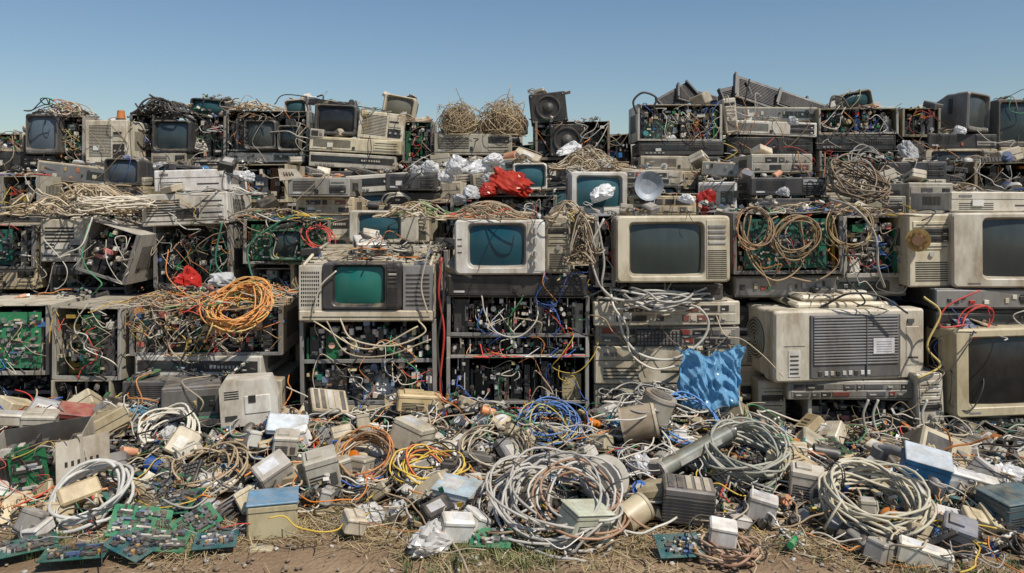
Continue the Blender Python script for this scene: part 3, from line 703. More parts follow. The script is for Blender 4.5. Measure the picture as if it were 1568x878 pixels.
it('A', desktop, DT, 1456, 1620, 294, 325, dy=.08, style=6, col=(.6, .55, .42))
it('A', chassis, CH_, 1124, 1290, 326, 420, dy=.14, green=.75, wires=20, dens=1.2, col=(.33, .3, .25), pal='mix')
it('A', chassis, CH_, 1292, 1388, 332, 425, dy=.16, wires=16, dens=1.2, col=(.45, .42, .35))
it('A', desktop, DT, 1124, 1388, 422, 455, dy=.18, style=4, col=(.2, .19, .17), sup=1)
# ---- second terrace (B)
it('B', chassis, CH_, -40, 52, 345, 412, sup=1, green=.3)
it('B', desktop, DT, 60, 178, 336, 401, sup=1, style=1, col=(.55, .52, .45))
it('B', chassis, CH_, 112, 192, 345, 425, dy=-.2, roll=.3, pal='dark', col=(.5, .47, .4))
it('B', chassis, CH_, 236, 352, 345, 440, sup=1, dens=.6, col=(.6, .57, .5), wires=24)
it('B', chassis, CH_, 372, 505, 338, 405, sup=1, green=.9, col=(.03, .2, .1), wires=22)
it('B', crt, CM, 412, 462, 352, 400, dy=-.05, d=.1, col=(.03, .16, .1), scr=(.03, .05, .05))
it('B', desktop, DT, 216, 350, 296, 345, dy=-.04, style=1, col=(.58, .55, .47), roll=-.04)
it('B', desktop, DT, 236, 346, 260, 293, dy=.02, style=6, col=(.72, .71, .69), roll=-.04)
it('B', crt, CM, 533, 640, 323, 372, dy=-.1, d=.4, col=(.62, .58, .47), scr=(.02, .08, .1), m=(.15, .28, .14, .12), sup=1)
it('B', tower, TW, 626, 657, 320, 372, dy=-.08, sup=1)
it('B', chassis, CH_, 690, 852, 300, 345, sup=1, wires=14, col=(.4, .36, .3))
it('B', crt, CM, 873, 962, 263, 330, dy=-.05, d=.4, col=(.66, .63, .56), scr=(.03, .1, .12), m=(.13, .13, .14, .2), sup=1, yaw=.12)
it('B', desktop, DT, 966, 1066, 300, 330, sup=1)
it('B', desktop, 'white_appliance_box', 1070, 1127, 279, 326, d=.25, style=4, col=(.72, .73, .74), yaw=-.3, sup=1)
it('B', desktop, DT, 1150, 1266, 272, 300, sup=1, style=0, col=(.03, .035, .045))
it('B', desktop, DT, 1270, 1388, 300, 330, sup=1, col=(.4, .38, .3))
it('B', desktop, DT, 440, 535, 272, 302, sup=1, style=0, col=(.35, .34, .3))
it('B', desktop, DT, 1390, 1460, 280, 328, sup=1)
# ---- mid
it('M', crt, CM, 785, 838, 250, 292, d=.4, col=(.64, .63, .58), scr=(.03, .1, .12), sup=1)
it('M', desktop, DT, 590, 670, 266, 292, sup=1, col=(.05, .06, .08))
it('M', crt, CM, 157, 212, 243, 285, sup=1, col=(.05, .05, .055), scr=(.06, .08, .1))
it('M', desktop, DT, 1360, 1450, 248, 275, sup=1, col=(.04, .045, .06)); it('M', desktop, DT, 1150, 1245, 236, 265, sup=1, col=(.55, .5, .38))
it('M', chassis, CH_, 0, 60, 270, 330, sup=1); it('M', chassis, CH_, 360, 440, 252, 310, sup=1, dens=.6)
# ---- top terrace (C)
def cc(*a, **k): it('C', *a, **k)
DARKS = (.035, .037, .042)
cc(crt, CM, 38, 86, 174, 236, col=(.12, .12, .12), scr=(.08, .11, .14), sup=1, dy=-.1)
cc(chassis, CH_, 84, 128, 178, 262, col=(.6, .54, .42), sup=1, wires=16)
cc(desktop, 'ventilated_cabinet', 128, 197, 184, 250, style=3, col=(.66, .61, .48), yaw=-.1, sup=1, dy=-.2)
cc(crt, CM, 232, 290, 184, 234, col=DARKS, scr=(.03, .05, .06), sup=1, d=.4, dy=-.15)
cc(chassis, CH_, 198, 236, 176, 245, pal='dark', col=DARKS, sup=1); cc(chassis, CH_, 288, 345, 178, 245, pal='dark', col=DARKS, sup=1)
cc(crt, CM, 288, 345, 152, 178, dy=.1, col=DARKS, roll=.1)
cc(chassis, CH_, 346, 472, 170, 232, pal='dark', col=(.3, .28, .22), dy=.05, wires=16)
cc(crt, CM, 372, 422, 184, 230, dy=-.02, col=(.1, .1, .1), scr=(.05, .06, .06)); cc(crt, CM, 424, 458, 192, 232, dy=-.03, col=(.2, .2, .18), scr=(.02, .03, .035))
cc(desktop, DT, 346, 468, 233, 250, col=DARKS, sup=1)
cc(crt, CM, 480, 545, 160, 207, col=(.07, .07, .07), scr=(.012, .014, .016), roll=.04, dy=-.1)
cc(desktop, 'ventilated_cabinet', 546, 616, 172, 214, style=3, col=(.66, .6, .44), roll=.1, dy=-.1)
cc(desktop, DT, 472, 614, 212, 234, style=1, col=(.57, .52, .39), roll=.06, dy=-.12); cc(desktop, DT, 472, 606, 236, 258, style=2, col=(.5, .46, .37), roll=.06, sup=1, dy=-.12)
cc(crt, CM, 582, 632, 146, 182, dy=.1, col=(.64, .57, .42), scr=(.16, .15, .11), roll=.2, m=(.12, .12, .12, .12)); cc(chassis, CH_, 616, 662, 186, 250, sup=1)
cc(crt, CM, 436, 470, 152, 180, dy=.1, col=(.6, .54, .42), roll=-.08)
cc(desktop, DT, 664, 784, 205, 238, style=1, col=(.42, .39, .3), sup=1, dy=-.1)
cc(speaker, 'loudspeaker', 814, 870, 142, 188, d=.2, roll=-.12)
cc(chassis, CH_, 820, 934, 186, 245, pal='dark', col=(.25, .2, .15), sup=1); cc(speaker, 'loudspeaker', 842, 895, 190, 240, dy=-.03, d=.03)
cc(chassis, CH_, 976, 1106, 160, 216, pal='mix', col=(.58, .52, .4), wires=22, dens=1.3, dy=-.15); cc(desktop, DT, 978, 1108, 217, 238, col=DARKS, style=2, dy=-.15); cc(desktop, DT, 980, 1104, 239, 262, col=(.55, .5, .4), style=1, sup=1, dy=-.15)
cc(desktop, DT, 1116, 1250, 186, 208, style=1, col=(.66, .63, .54), roll=.04); cc(desktop, DT, 1112, 1246, 210, 236, style=0, col=DARKS, sup=1); cc(desktop, DT, 1118, 1252, 164, 186, dy=.08, style=4, col=(.5, .46, .36))
cc(tower, TW, 1112, 1132, 150, 204, dy=-.05, col=(.62, .56, .43), roll=-.1)
cc(chassis, CH_, 1254, 1376, 166, 206, pal='mix', col=(.45, .4, .28), wires=16); cc(desktop, DT, 1250, 1372, 207, 230, col=DARKS, style=2); cc(chassis, CH_, 1256, 1380, 231, 262, col=(.4, .37, .3), sup=1)
cc(crt, CM, 1290, 1340, 140, 166, dy=.1, col=(.3, .27, .2), roll=-.2)
cc(chassis, CH_, 1382, 1440, 166, 210, pal='dark', col=(.3, .28, .2), sup=1); cc(desktop, DT, 1420, 1530, 205, 228, col=DARKS, style=0, sup=1)
cc(crt, CM, 1472, 1526, 142, 202, col=(.2, .19, .17), scr=(.05, .06, .06), roll=.06, yaw=.5); cc(crt, CM, 1528, 1590, 152, 226, col=(.12, .11, .1), scr=(.03, .05, .06), sup=1)
cc(desktop, DT, -20, 40, 232, 262, sup=1, col=DARKS); cc(chassis, CH_, -30, 36, 205, 232)
# leaning dark louvred covers on the skyline
def cover(w, h, d, col=(.04, .043, .05)):
    mb = MB(); mb.box(-w / 2, w / 2, 0, .012, 0, d, PLA, col, .003)
    for k in range(12): mb.box(-w * .42, w * .42, -.008, .002, d * (.12 + .065 * k), d * (.12 + .065 * k) + d * .03, PLA, tuple(min(.8, c * 1.6) for c in col), .001)
    mb.box(-w / 2, -w / 2 + .015, -.03, 0, 0, d, PLA, col, .002); mb.box(w / 2 - .015, w / 2, -.03, 0, 0, d, PLA, col, .002); return mb
for (u, v, w_, d_, rx, ry, rz) in ((1180, 166, .62, .24, -.6, .3, .1), (1135, 168, .26, .2, -.3, -.25, .3), (1070, 160, .36, .16, -.7, .25, .1), (1046, 160, .3, .16, -.6, -.5, .2), (505, 163, .4, .06, -.6, .1, 0), (1225, 172, .4, .14, -.4, .35, -.1)):
    x, D, z = el('C', u, v, .1); cover(w_, .1, d_).obj('louvred_cover', TR(x, D, z, rx, ry, rz))

# ---- filler rows behind the placed items
def nz(x, s, a): return a * noise.noise(Vector((x * 1.3, s, 0)))
row(4.3, -3.8, 3.6, lambda x: .66 + nz(x, 1, .15), wild=.3)
row(5.0, -4.8, 4.8, lambda x: 1.13 + nz(x, 2, .2))
row(5.55, -5.2, 5.2, lambda x: 1.36 + nz(x, 3, .2), .5)
row(6.42, -6.2, 6.2, lambda x: 1.63 + nz(x, 4, .35), .6, var=.17)
row(6.9, -6.4, 6.4, lambda x: 1.60 + nz(x, 8, .4), .0, var=.14)
row(3.85, -3.9, -3.2, lambda x: .95); row(3.85, 2.65, 3.8, lambda x: .95 + nz(x, 5, .3))
row(4.7, -4.6, -3.7, lambda x: 1.2); row(4.7, 3.15, 4.4, lambda x: 1.2)
row(6., -5.8, -4.6, lambda x: 1.75 + nz(x, 6, .2)); row(6., 4.0, 5.6, lambda x: 1.75 + nz(x, 6, .2))

# ------------------------------------------------------------------ loose junk + cables on every ledge
led = MB(); wr = MB()
for (x0, x1, y0, y1, z) in TOPS:
    if z < .35: continue
    nn = int((x1 - x0) * 12 * U(.2, 1.4))
    for _ in range(nn): junk(led, U(x0, x1), U(y0 + .03, min(y1, y0 + .35)), z + U(0, .015), U(.6, 1.25), .5)
    for _ in range(R.randrange(0, 3)):
        x = U(x0, x1); P = [(x, y0 + U(.1, .25), z + .012)]; x += U(-.08, .08); P.append((x, y0 + .04, z + .02)); x += U(-.03, .03); P.append((x, y0 - .02, z + .005))
        zz = z; big = z > 1.0 and y0 < 4.0
        for k in range(1 if big else R.randrange(1, 5)): x += U(-.09, .09); zz -= U(.02, .05 if big else .1); P.append((x, y0 - U(.02, .045), zz))
        if R.random() < .4 and not big: P += [(x + U(.05, .12), y0 - .04, zz - .02), (x + U(.12, .2), y0 - .03, zz + U(.05, .15)), (x + U(.15, .25), y0 + .02, z + .01)]
        wr.tube(cat(P, 5), U(.0015, .004), jt(pk(WIRE)), 5)
    if R.random() < .25: tangle(wr, (x0 + x1) / 2 + U(-.1, .1), y0 + .15, z, (x1 - x0) * .3, .12, U(.02, .07), R.randrange(4, 14), pk([WIRE, TAN, [(.03, .03, .03), (.06, .05, .05)]]), .003, 12, .04)
led.obj('electronic_scrap'); wr.obj('loose_cables')

def bundle(t, u, v, ru, h, n, cols, r=.003, dy=.1, ry=.15, name='cable_tangle', curl=1., step=.05, ln=12):
    x, D, z = el(t, u, v, dy); s = D / 1220; mb = MB(); tangle(mb, 0, 0, 0, ru * s, ry, h, n, cols, r, ln, step, None, 5, curl); mb.obj(name, TR(x, D, z))
bundle('B', 140, 328, 75, .17, 80, TAN, .004, ln=16, curl=.5)
bundle('A', 745, 335, 55, .08, 45, TAN + HOT[:2], .003, .2)
bundle('A', 640, 335, 45, .08, 24, TAN + [(.1, .3, .05)], .0035, .3)
bundle('A', 370, 462, 70, .07, 80, HOT * 2 + TAN * 2 + [(.05, .25, .08)] * 2, .0025, .2, .25)
bundle('A', 260, 462, 60, .05, 60, HOT * 2 + TAN * 2, .0025, .2, .25)
bundle('B', 430, 338, 70, .07, 45, WIRE + [(.03, .2, .09)] * 6, .0035)
bundle('B', 350, 300, 40, .06, 14, GRY, .004); bundle('B', 900, 262, 50, .14, 60, TAN, .0035, .35)
bundle('M', 1320, 292, 50, .2, 40, GRY + TAN, .0045, .0, curl=.5); bundle('B', 1450, 300, 50, .07, 30, GRY + TAN, .004, .3)
bundle('A', 1250, 330, 100, .06, 40, WIRE, .003, .25); bundle('C', 1470, 262, 50, .1, 36, TAN + GRY, .004)
bundle('A', 885, 400, 16, .26, 40, TAN, .003, .1, .08); bundle('A', 870, 340, 26, .1, 24, TAN, .0035, .15)
bundle('C', 100, 180, 30, .12, 36, TAN + WIRE, .005); bundle('C', 255, 182, 34, .14, 50, [(.03, .03, .03), (.08, .07, .06)], .006); bundle('C', 400, 172, 34, .07, 24, TAN, .0045)
bundle('A', 990, 610, 60, .06, 30, GRY, .0035, -.1)
# straw-like wire nests on the skyline
for u, v, ru in ((702, 208, 36), (772, 208, 40)):
    x, D, z = el('C', u, v, .0); mb = MB(); ro = ru * D / 1220
    for _ in range(340):
        P = []; c = Vector((U(-.35, .35) * ro, U(-.3, .3) * ro, U(.2, .8) * ro)); a1 = Vector((R.gauss(0, 1), R.gauss(0, 1), R.gauss(0, 1))).normalized(); a2 = a1.cross(Vector((R.gauss(0, 1), R.gauss(0, 1), R.gauss(0, 1)))).normalized()
        r0 = ro * U(.3, .85); st = U(0, 6.28); sp = U(1.5, 4.5)
        for k in range(9):
            t = st + sp * k / 8; p = c + a1 * math.cos(t) * r0 * U(.92, 1.08) + a2 * math.sin(t) * r0 * .8; P.append((p.x, p.y, max(.0, p.z)))
        if R.random() < .15: P.append((P[-1][0] * 1.4 + U(-.05, .05), P[-1][1], P[-1][2] + U(-.08, .1)))
        mb.tube(cat(P, 3), U(.0015, .003), jt(pk([(.5, .39, .23), (.42, .31, .18), (.28, .2, .12), (.56, .47, .31)])), 4)
    mb.obj('wire_nest', TR(x, D, z))
# cable coils on the heap
def ccoil(t, u, v, Ru, loops, thick, r, cols, dy=0, rx=0., ry=0, st=1, messy=.15, ell=.7, n=6):
    x, D, z = el(t, u, v, dy); s = D / 1220; coil(Ru * s, loops, thick, r, cols, messy, ell, st, n).obj('cable_coil', TR(x, D, z, rx, ry, 0))
ccoil('A', 368, 474, 46, 4, .05, .0034, [(.64, .26, .06), (.6, .42, .15), (.6, .53, .4), (.5, .1, .04), (.12, .28, .08), (.5, .38, .25)], dy=-.03, rx=.7, st=7, ell=.75, messy=.24)
ccoil('A', 1010, 462, 92, 9, .05, .0055, GRY, dy=.12, st=2, ell=.55)
ccoil('C', 1330, 262, 36, 6, .05, .0045, GRY + TAN, dy=-.3, rx=.9, messy=.25)
ccoil('A', 1215, 365, 26, 6, .03, .0035, [(.4, .25, .12), (.3, .2, .1)], dy=.08, rx=1.4, ell=1.3, messy=.25); ccoil('A', 1300, 350, 32, 5, .03, .0035, [(.08, .22, .08), (.4, .3, .15)], dy=.08, rx=1.4, ell=1., messy=.25)
ccoil('A', 1155, 350, 24, 5, .03, .0035, [(.35, .22, .12)], dy=.08, rx=1.4, ell=1.2, messy=.25)
ccoil('B', 175, 318, 48, 7, .04, .005, [(.55, .5, .4), (.46, .33, .19)], dy=-.1, st=2, ell=.6)
ccoil('B', 1310, 285, 50, 6, .06, .005, GRY + TAN, dy=-.1, rx=.5, st=2, messy=.25); ccoil('B', 490, 362, 22, 3, .03, .0035, [(.55, .05, .04)], rx=1.3, dy=-.08, messy=.3)
ccoil('A', 1490, 490, 26, 3, .02, .003, [(.55, .04, .03)], rx=1.4, dy=-.03, messy=.3)
# hanging cables (terrace elevation coordinates)
def hang(t, pts, r, col, dy=-.07):
    mb = MB(); P = []
    for p in pts: x, D, z = el(t, p[0], p[1], dy + (p[2] if len(p) > 2 else 0)); P.append((x, D, z))
    mb.tube(cat(P, 8), r, col, 7); mb.obj('hanging_cable')
W_ = (.66, .64, .57)
hang('A', [(930, 462, .1), (945, 480), (958, 520), (985, 545), (1030, 550), (1072, 525), (1085, 495), (1070, 472), (1040, 465, .08)], .006, W_)
hang('A', [(935, 440, .1), (940, 470), (960, 500), (965, 540), (1000, 565), (1040, 560)], .005, (.6, .57, .5))
hang('A', [(1270, 305, .2), (1310, 320), (1340, 360), (1345, 410), (1355, 440, .05)], .006, (.4, .38, .33))
hang('A', [(925, 335), (905, 380), (915, 430), (935, 455), (950, 470, .1)], .0055, (.5, .48, .43))
hang('A', [(915, 340), (925, 400), (922, 440), (940, 462, .1)], .0055, (.42, .4, .36))
hang('A', [(676, 395), (672, 450), (680, 510), (674, 590), (684, 640)], .005, (.55, .04, .03)); hang('A', [(680, 400), (678, 470), (670, 530), (677, 600)], .005, (.03, .03, .03))
hang('A', [(1415, 455), (1440, 480), (1420, 530), (1440, 560), (1405, 580)], .005, (.65, .52, .18)); hang('A', [(1500, 445), (1450, 470), (1440, 500), (1480, 498)], .004, (.55, .05, .04))
hang('A', [(520, 488), (540, 520), (600, 530), (650, 510), (640, 490)], .004, (.5, .43, .3)); hang('A', [(500, 492), (530, 540), (590, 545), (660, 520)], .0035, (.45, .38, .26)); hang('A', [(480, 492), (560, 535), (640, 500)], .0035, (.5, .42, .28))
hang('A', [(450, 330), (420, 345), (380, 380), (390, 440)], .005, (.05, .2, .12), .5); hang('A', [(340, 340), (330, 400), (350, 430)], .005, (.03, .15, .1), .5)
hang('A', [(1150, 330), (1145, 380), (1170, 420), (1180, 440)], .004, (.4, .28, .15), .08); hang('A', [(1130, 330), (1150, 400), (1190, 430), (1230, 400), (1225, 330)], .004, (.42, .3, .18), .08)
hang('A', [(1275, 330), (1285, 400), (1250, 430), (1210, 425)], .004, (.35, .25, .15), .08); hang('A', [(1390, 480), (1350, 455), (1300, 450), (1260, 470, .1)], .005, (.03, .03, .03))
hang('A', [(660, 370), (652, 400), (645, 440), (655, 480)], .004, (.55, .5, .4)); hang('A', [(515, 415), (490, 440), (480, 480)], .004, (.5, .45, .35))
for u in (1330, 1345, 1420): hang('A', [(u, 612), (u - 8, 640), (u + 5, 680)], .006, (.5, .48, .42), -.12)
hang('C', [(975, 175), (970, 155), (985, 142), (1005, 150), (1000, 165)], .008, (.03, .03, .03), -.2); hang('C', [(1270, 165), (1275, 148), (1290, 150), (1300, 165)], .007, (.1, .08, .06))
hang('C', [(480, 200), (495, 150), (485, 148)], .006, (.04, .04, .04)); hang('C', [(420, 160), (440, 145), (520, 158), (590, 170)], .004, (.05, .05, .04))
hang('C', [(200, 175), (230, 160), (270, 172), (300, 185)], .009, (.03, .03, .03)); hang('C', [(1140, 160), (1147, 125), (1148, 122)], .006, (.04, .04, .04))
for _ in range(70):
    u = U(0, 1500); t, v0, dv = pk([('A', 330, 130), ('B', 300, 60), ('C', 185, 60), ('C', 195, 60), ('A', 480, 100)]); v = v0 + U(0, dv * .5)
    if t == 'A' and (v0 < 400 and not 1130 < u < 1330 and not u < 400): continue
    if t == 'A' and v0 > 400 and 1150 < u < 1420: continue
    P = [(u, v, .06)]
    for k in range(4): u += U(-25, 40); v += U(-6, dv * .35); P.append((u, v))
    if t == 'A' and u > 1380: continue
    P.append((u + U(-20, 20), v + 10, .06)); hang(t, P, U(.0018, .004), jt(pk(WIRE)), -.06)

# bags
def bag(t, u, v, a, b, c, col, dy=0, name='plastic_bag', mat=BAG):
    x, D, z = el(t, u, v, dy); crumple(a, b, c, col, mat).obj(name, TR(x, D, z, U(-.3, .3), U(-.3, .3), U(0, 6)))
x, D, z = el('A', 1087, 626, -.12); drape(.29, .25, (.20, .46, .72)).obj('blue_plastic_bag', TR(x, D, z, -.05, 0, .05))
CL = (.74, .75, .76)
bag('B', 775, 295, .12, .09, .08, (.66, .06, .03), .0, 'red_plastic_bag'); bag('B', 748, 300, .06, .05, .05, (.62, .06, .04), -.05, 'red_plastic_bag'); bag('B', 1083, 322, .04, .05, .08, (.6, .04, .03), -.1, 'red_plastic_bag')
for u, v, a in ((700, 264, .08), (660, 262, .06), (640, 270, .05), (735, 264, .06), (720, 302, .05), (705, 312, .05), (930, 258, .05), (925, 305, .07), (380, 278, .05), (1200, 300, .04), (755, 250, .06), (870, 235, .04), (1050, 310, .04), (682, 280, .06), (745, 280, .05)): bag('B', u, v, a * U(.9, 1.5), a * .8, a * .8, jt(CL, .2), -.12 if v > 295 else .3)
for u, v, a in ((875, 240, .1), (1390, 244, .12), (1215, 192, .06), (1470, 205, .06), (720, 260, .09)): bag('C', u, v, a, a * .6, a * .75, jt(CL, .1), -.15)
bag('A', 292, 440, .08, .06, .06, (.6, .04, .03), .5, 'red_plastic_bag'); bag('A', 340, 438, .08, .06, .06, CL, .5)
ds = MB(); ds.loft([[(math.cos(a) * r, y, math.sin(a) * r) for a in np.linspace(0, 2 * math.pi, 28, endpoint=False)] for r, y in ((.001, .02), (.05, .015), (.075, .0), (.085, -.004), (.085, .01), (.04, .04), (.001, .045))], PLA, (.5, .56, .64)); ds.obj('satellite_dish', TR(*el('B', 994, 285, -.05), .1, 0, .1))
oc = MB(); oc.cyl((0, 0, 0), (0, 0, .06), .03, PLA, (.62, .2, .04), 14, .025); oc.cyl((0, 0, -.02), (0, 0, 0), .035, PLA, (.05, .05, .05), 14); oc.obj('orange_beacon', TR(*el('C', 185, 182, -.1)))

# ------------------------------------------------------------------ ground and foreground mound
def sm(a, b, x): t = min(1, max(0, (x - a) / (b - a))); return t * t * (3 - 2 * t)
def edge(x): return 2.76 + .16 * noise.noise(Vector((x * 1.1, 3.3, 0))) + .06 * noise.noise(Vector((x * 4, 1.3, 0))) + .22 * math.exp(-((x + .62) / .3) ** 2) - .12 * sm(.4, 1.6, x)
def H(x, y):
    t = sm(edge(x) - .05, 3.7, y); top = .17 - .09 * sm(.9, 1.4, x) + .02 * sm(-1.2, -1.8, x)
    return top * t + t * (.07 * noise.noise(Vector((x * 2, y * 2.5, 1))) + .04 * noise.noise(Vector((x * 6, y * 6, 5)))) 
gm, nt, N, L, P = nm('dry_dirt')
tc = N.new('ShaderNodeTexCoord'); n1 = N.new('ShaderNodeTexNoise'); n1.inputs['Scale'].default_value = 2.2; n1.inputs['Detail'].default_value = 12; n1.inputs['Roughness'].default_value = .7
L.new(tc.outputs['Object'], n1.inputs['Vector']); rp = N.new('ShaderNodeValToRGB'); rp.color_ramp.elements[0].position = .3; rp.color_ramp.elements[0].color = (.12, .075, .042, 1); rp.color_ramp.elements[1].position = .7; rp.color_ramp.elements[1].color = (.31, .215, .13, 1)
L.new(n1.outputs['Fac'], rp.inputs[0]); L.new(rp.outputs[0], P.inputs['Base Color']); P.inputs['Roughness'].default_value = .95
n2 = N.new('ShaderNodeTexNoise'); n2.inputs['Scale'].default_value = 60; n2.inputs['Detail'].default_value = 8; L.new(tc.outputs['Object'], n2.inputs['Vector'])
b = N.new('ShaderNodeBump'); b.inputs['Strength'].default_value = .7; b.inputs['Distance'].default_value = .02; L.new(n2.outputs['Fac'], b.inputs['Height']); L.new(b.outputs[0], P.inputs['Normal'])
xs = list(np.linspace(-5, 5, 160)); ys = list(np.linspace(1.4, 4.2, 60)); xs = [-600, -60, -15] + xs + [15, 60, 600]; ys = [-600, -40, -3] + ys + [12, 60, 900]
V = []; F = []
for y in ys:
    for x in xs: V.append((x, y, (.012 * noise.noise(Vector((x * 3, y * 3, 0))) if abs(x) <= 5 and 1.4 <= y <= 4.2 else 0) + (.6 * max(0, H(x, y)) if y < 4.2 and abs(x) <= 5 else 0)))
nxx = len(xs)
for j in range(len(ys) - 1):
    for i in range(nxx - 1): a = j * nxx + i; F.append((a, a + 1, a + nxx + 1, a + nxx))
me = bpy.data.meshes.new('ground'); me.from_pydata(V, [], F); me.materials.append(gm); me.polygons.foreach_set('use_smooth', [True] * len(F)); put(me, 'ground')

fg = MB()
for _ in range(3700):
    x = U(-3.6, 3.6); y = U(2.4, 3.72); e = edge(x)
    if y < e and R.random() > math.exp(-(e - y) * 14) * .35: continue
    s = 1.05 if y > e + .1 else .55
    junk(fg, x, y, H(x, y) - .015 + U(0, .05) * (y > e + .1), s * U(.55, 1.15), .7 if y > e + .1 else .15)
fg.obj('electronic_scrap')
fw = MB()
for _ in range(620):
    x = U(-3.3, 3.3); y = U(edge(x) + .02, 3.72)
    tangle(fw, x, y, 0, .05, .05, .05, 1, WIRE + GRY, U(.0016, .004), 16, U(.03, .065), lambda a, b_: H(a, b_) + .03, 5, .7, False)
for _ in range(60):
    x = U(-3, 3); y = U(edge(x) - .05, edge(x) + .15); tangle(fw, x, y, 0, .05, .05, .015, 1, WIRE, U(.0013, .003), 12, .03, lambda a, b_: H(a, b_) + .004, 5, .7, False)
fw.obj('loose_cables')

def gp(u, v, lift=0):       # place on the mound surface
    y = 2.2
    while y < 3.9:
        x = (u - 784) / 1220 * y; z = H(x, y) + lift
        if 300 + (CH - z) * 1220 / y <= v: break
        y += .01
    return x, y, z
def gi(mb, name, u, v, rz=0, rx=0, ry=0, lift=.02, s=1): x, y, z = gp(u, v, lift); mb.obj(name, TR(x, y, z, rx, ry, rz, s))
def gcoil(u, v, Ru, loops, thick, r, cols, st=1, messy=.15, ell=.85, rx=0, ry=0, lift=.03, n=8):
    x, y, z = gp(u, v, lift); coil(Ru * y / 1220, loops, thick, r, cols, messy, ell, st, n).obj('cable_coil', TR(x, y, z, rx, ry, 0))
gcoil(845, 780, 78, 5, .07, .0048, [(.5, .49, .45), (.38, .37, .35), (.56, .54, .5)], 3, .32, .85, .4, 0, .08); gcoil(895, 775, 64, 3, .05, .0045, [(.55, .54, .5), (.35, .2, .12)], 2, .38, 1., .5, .1, .1)
gcoil(1140, 706, 60, 12, .06, .0048, [(.5, .5, .43), (.42, .43, .36)], 2, .15, .85, .35, 0, .07)
gcoil(1338, 782, 74, 11, .07, .005, [(.58, .54, .42), (.48, .45, .35)], 2, .16, .85, .35, 0, .06)
gcoil(140, 765, 44, 6, .05, .0065, [(.62, .62, .59)], 1, .22, 1.2, .6, 0, .08)
gcoil(565, 708, 36, 6, .05, .0035, [(.5, .32, .14), (.55, .43, .26), (.6, .22, .06), (.3, .18, .1)], 4, .2, 1.1, .8, 0, .07)
gcoil(660, 722, 48, 4, .04, .0032, [(.66, .46, .06), (.05, .05, .05), (.6, .38, .08), (.6, .14, .04), (.6, .55, .42)], 6, .28, .8, .3, 0, .05)
gcoil(1115, 850, 46, 5, .03, .0045, [(.38, .22, .14), (.48, .35, .24)], 2, .25, .6, 0, 0, .01); gcoil(260, 665, 38, 5, .04, .0045, [(.56, .53, .45)], 2, .28, .9, .7, 0, .06)
gcoil(835, 655, 50, 4, .04, .0033, [(.1, .38, .08), (.6, .52, .15), (.08, .2, .5), (.5, .48, .4)], 4, .35, .8, .4, 0, .05); gcoil(380, 800, 45, 3, .02, .006, [(.1, .1, .11)], 1, .3, 1., .2, 0, .02)
gcoil(760, 700, 45, 5, .04, .004, TAN, 2, .3, 1, .4, 0, .05); gcoil(320, 730, 44, 4, .04, .004, TAN, 2, .35, .8, .4, 0, .05); gcoil(1060, 650, 50, 3, .03, .004, [(.08, .25, .6)], 1, .3, .8, .5, 0, .07)
# open pc case at left
c_ = chassis(.32, .24, .22, (.58, .51, .37), 1, 'mix', 1.4, .4, False, 10); fl = MB(); fl.box(0, .19, 0, .004, 0, .22, PLA, (.64, .56, .41))
for i in range(6): fl.box(.03 + i * .022, .04 + i * .022, -.001, .005, .03, .09, PLA, (.03, .03, .03)); fl.box(.03 + i * .022, .04 + i * .022, -.001, .005, .12, .14, PLA, (.03, .03, .03))
c_.merge(fl, TR(.06, -.05, .02, 0, .1, .5)); gi(c_, 'open_computer_chassis', 65, 775, .3, .08, -.1, .0)
for (u, v, w_, h_, rx, ry, rz) in ((215, 800, .2, .14, .5, .2, .3), (270, 770, .18, .13, .4, -.2, -.3), (240, 830, .2, .11, .25, .1, .1), (190, 770, .15, .11, .6, .3, 1.2), (300, 800, .15, .12, .3, -.3, .7), (115, 848, .2, .1, .08, 0, .2), (752, 825, .14, .09, .35, 0, -.1), (1040, 838, .15, .1, .4, 0, .1), (200, 838, .16, .1, .15, .2, -.4), (310, 655, .15, .11, .7, 0, .3), (160, 745, .15, .1, .5, 0, .5), (255, 745, .18, .12, .6, 0, -.5), (1530, 790, .2, .14, .6, 0, .3), (830, 720, .2, .1, .6, 0, .6), (30, 840, .22, .1, .15, 0, .6), (330, 830, .14, .09, .2, 0, .2)):
    gi(board(w_, h_, pk([(.02, .16, .09), (.015, .12, .10), (.02, .18, .09), (.02, .1, .11)]), 2.), 'circuit_board', u, v, rz, rx, ry, .04)
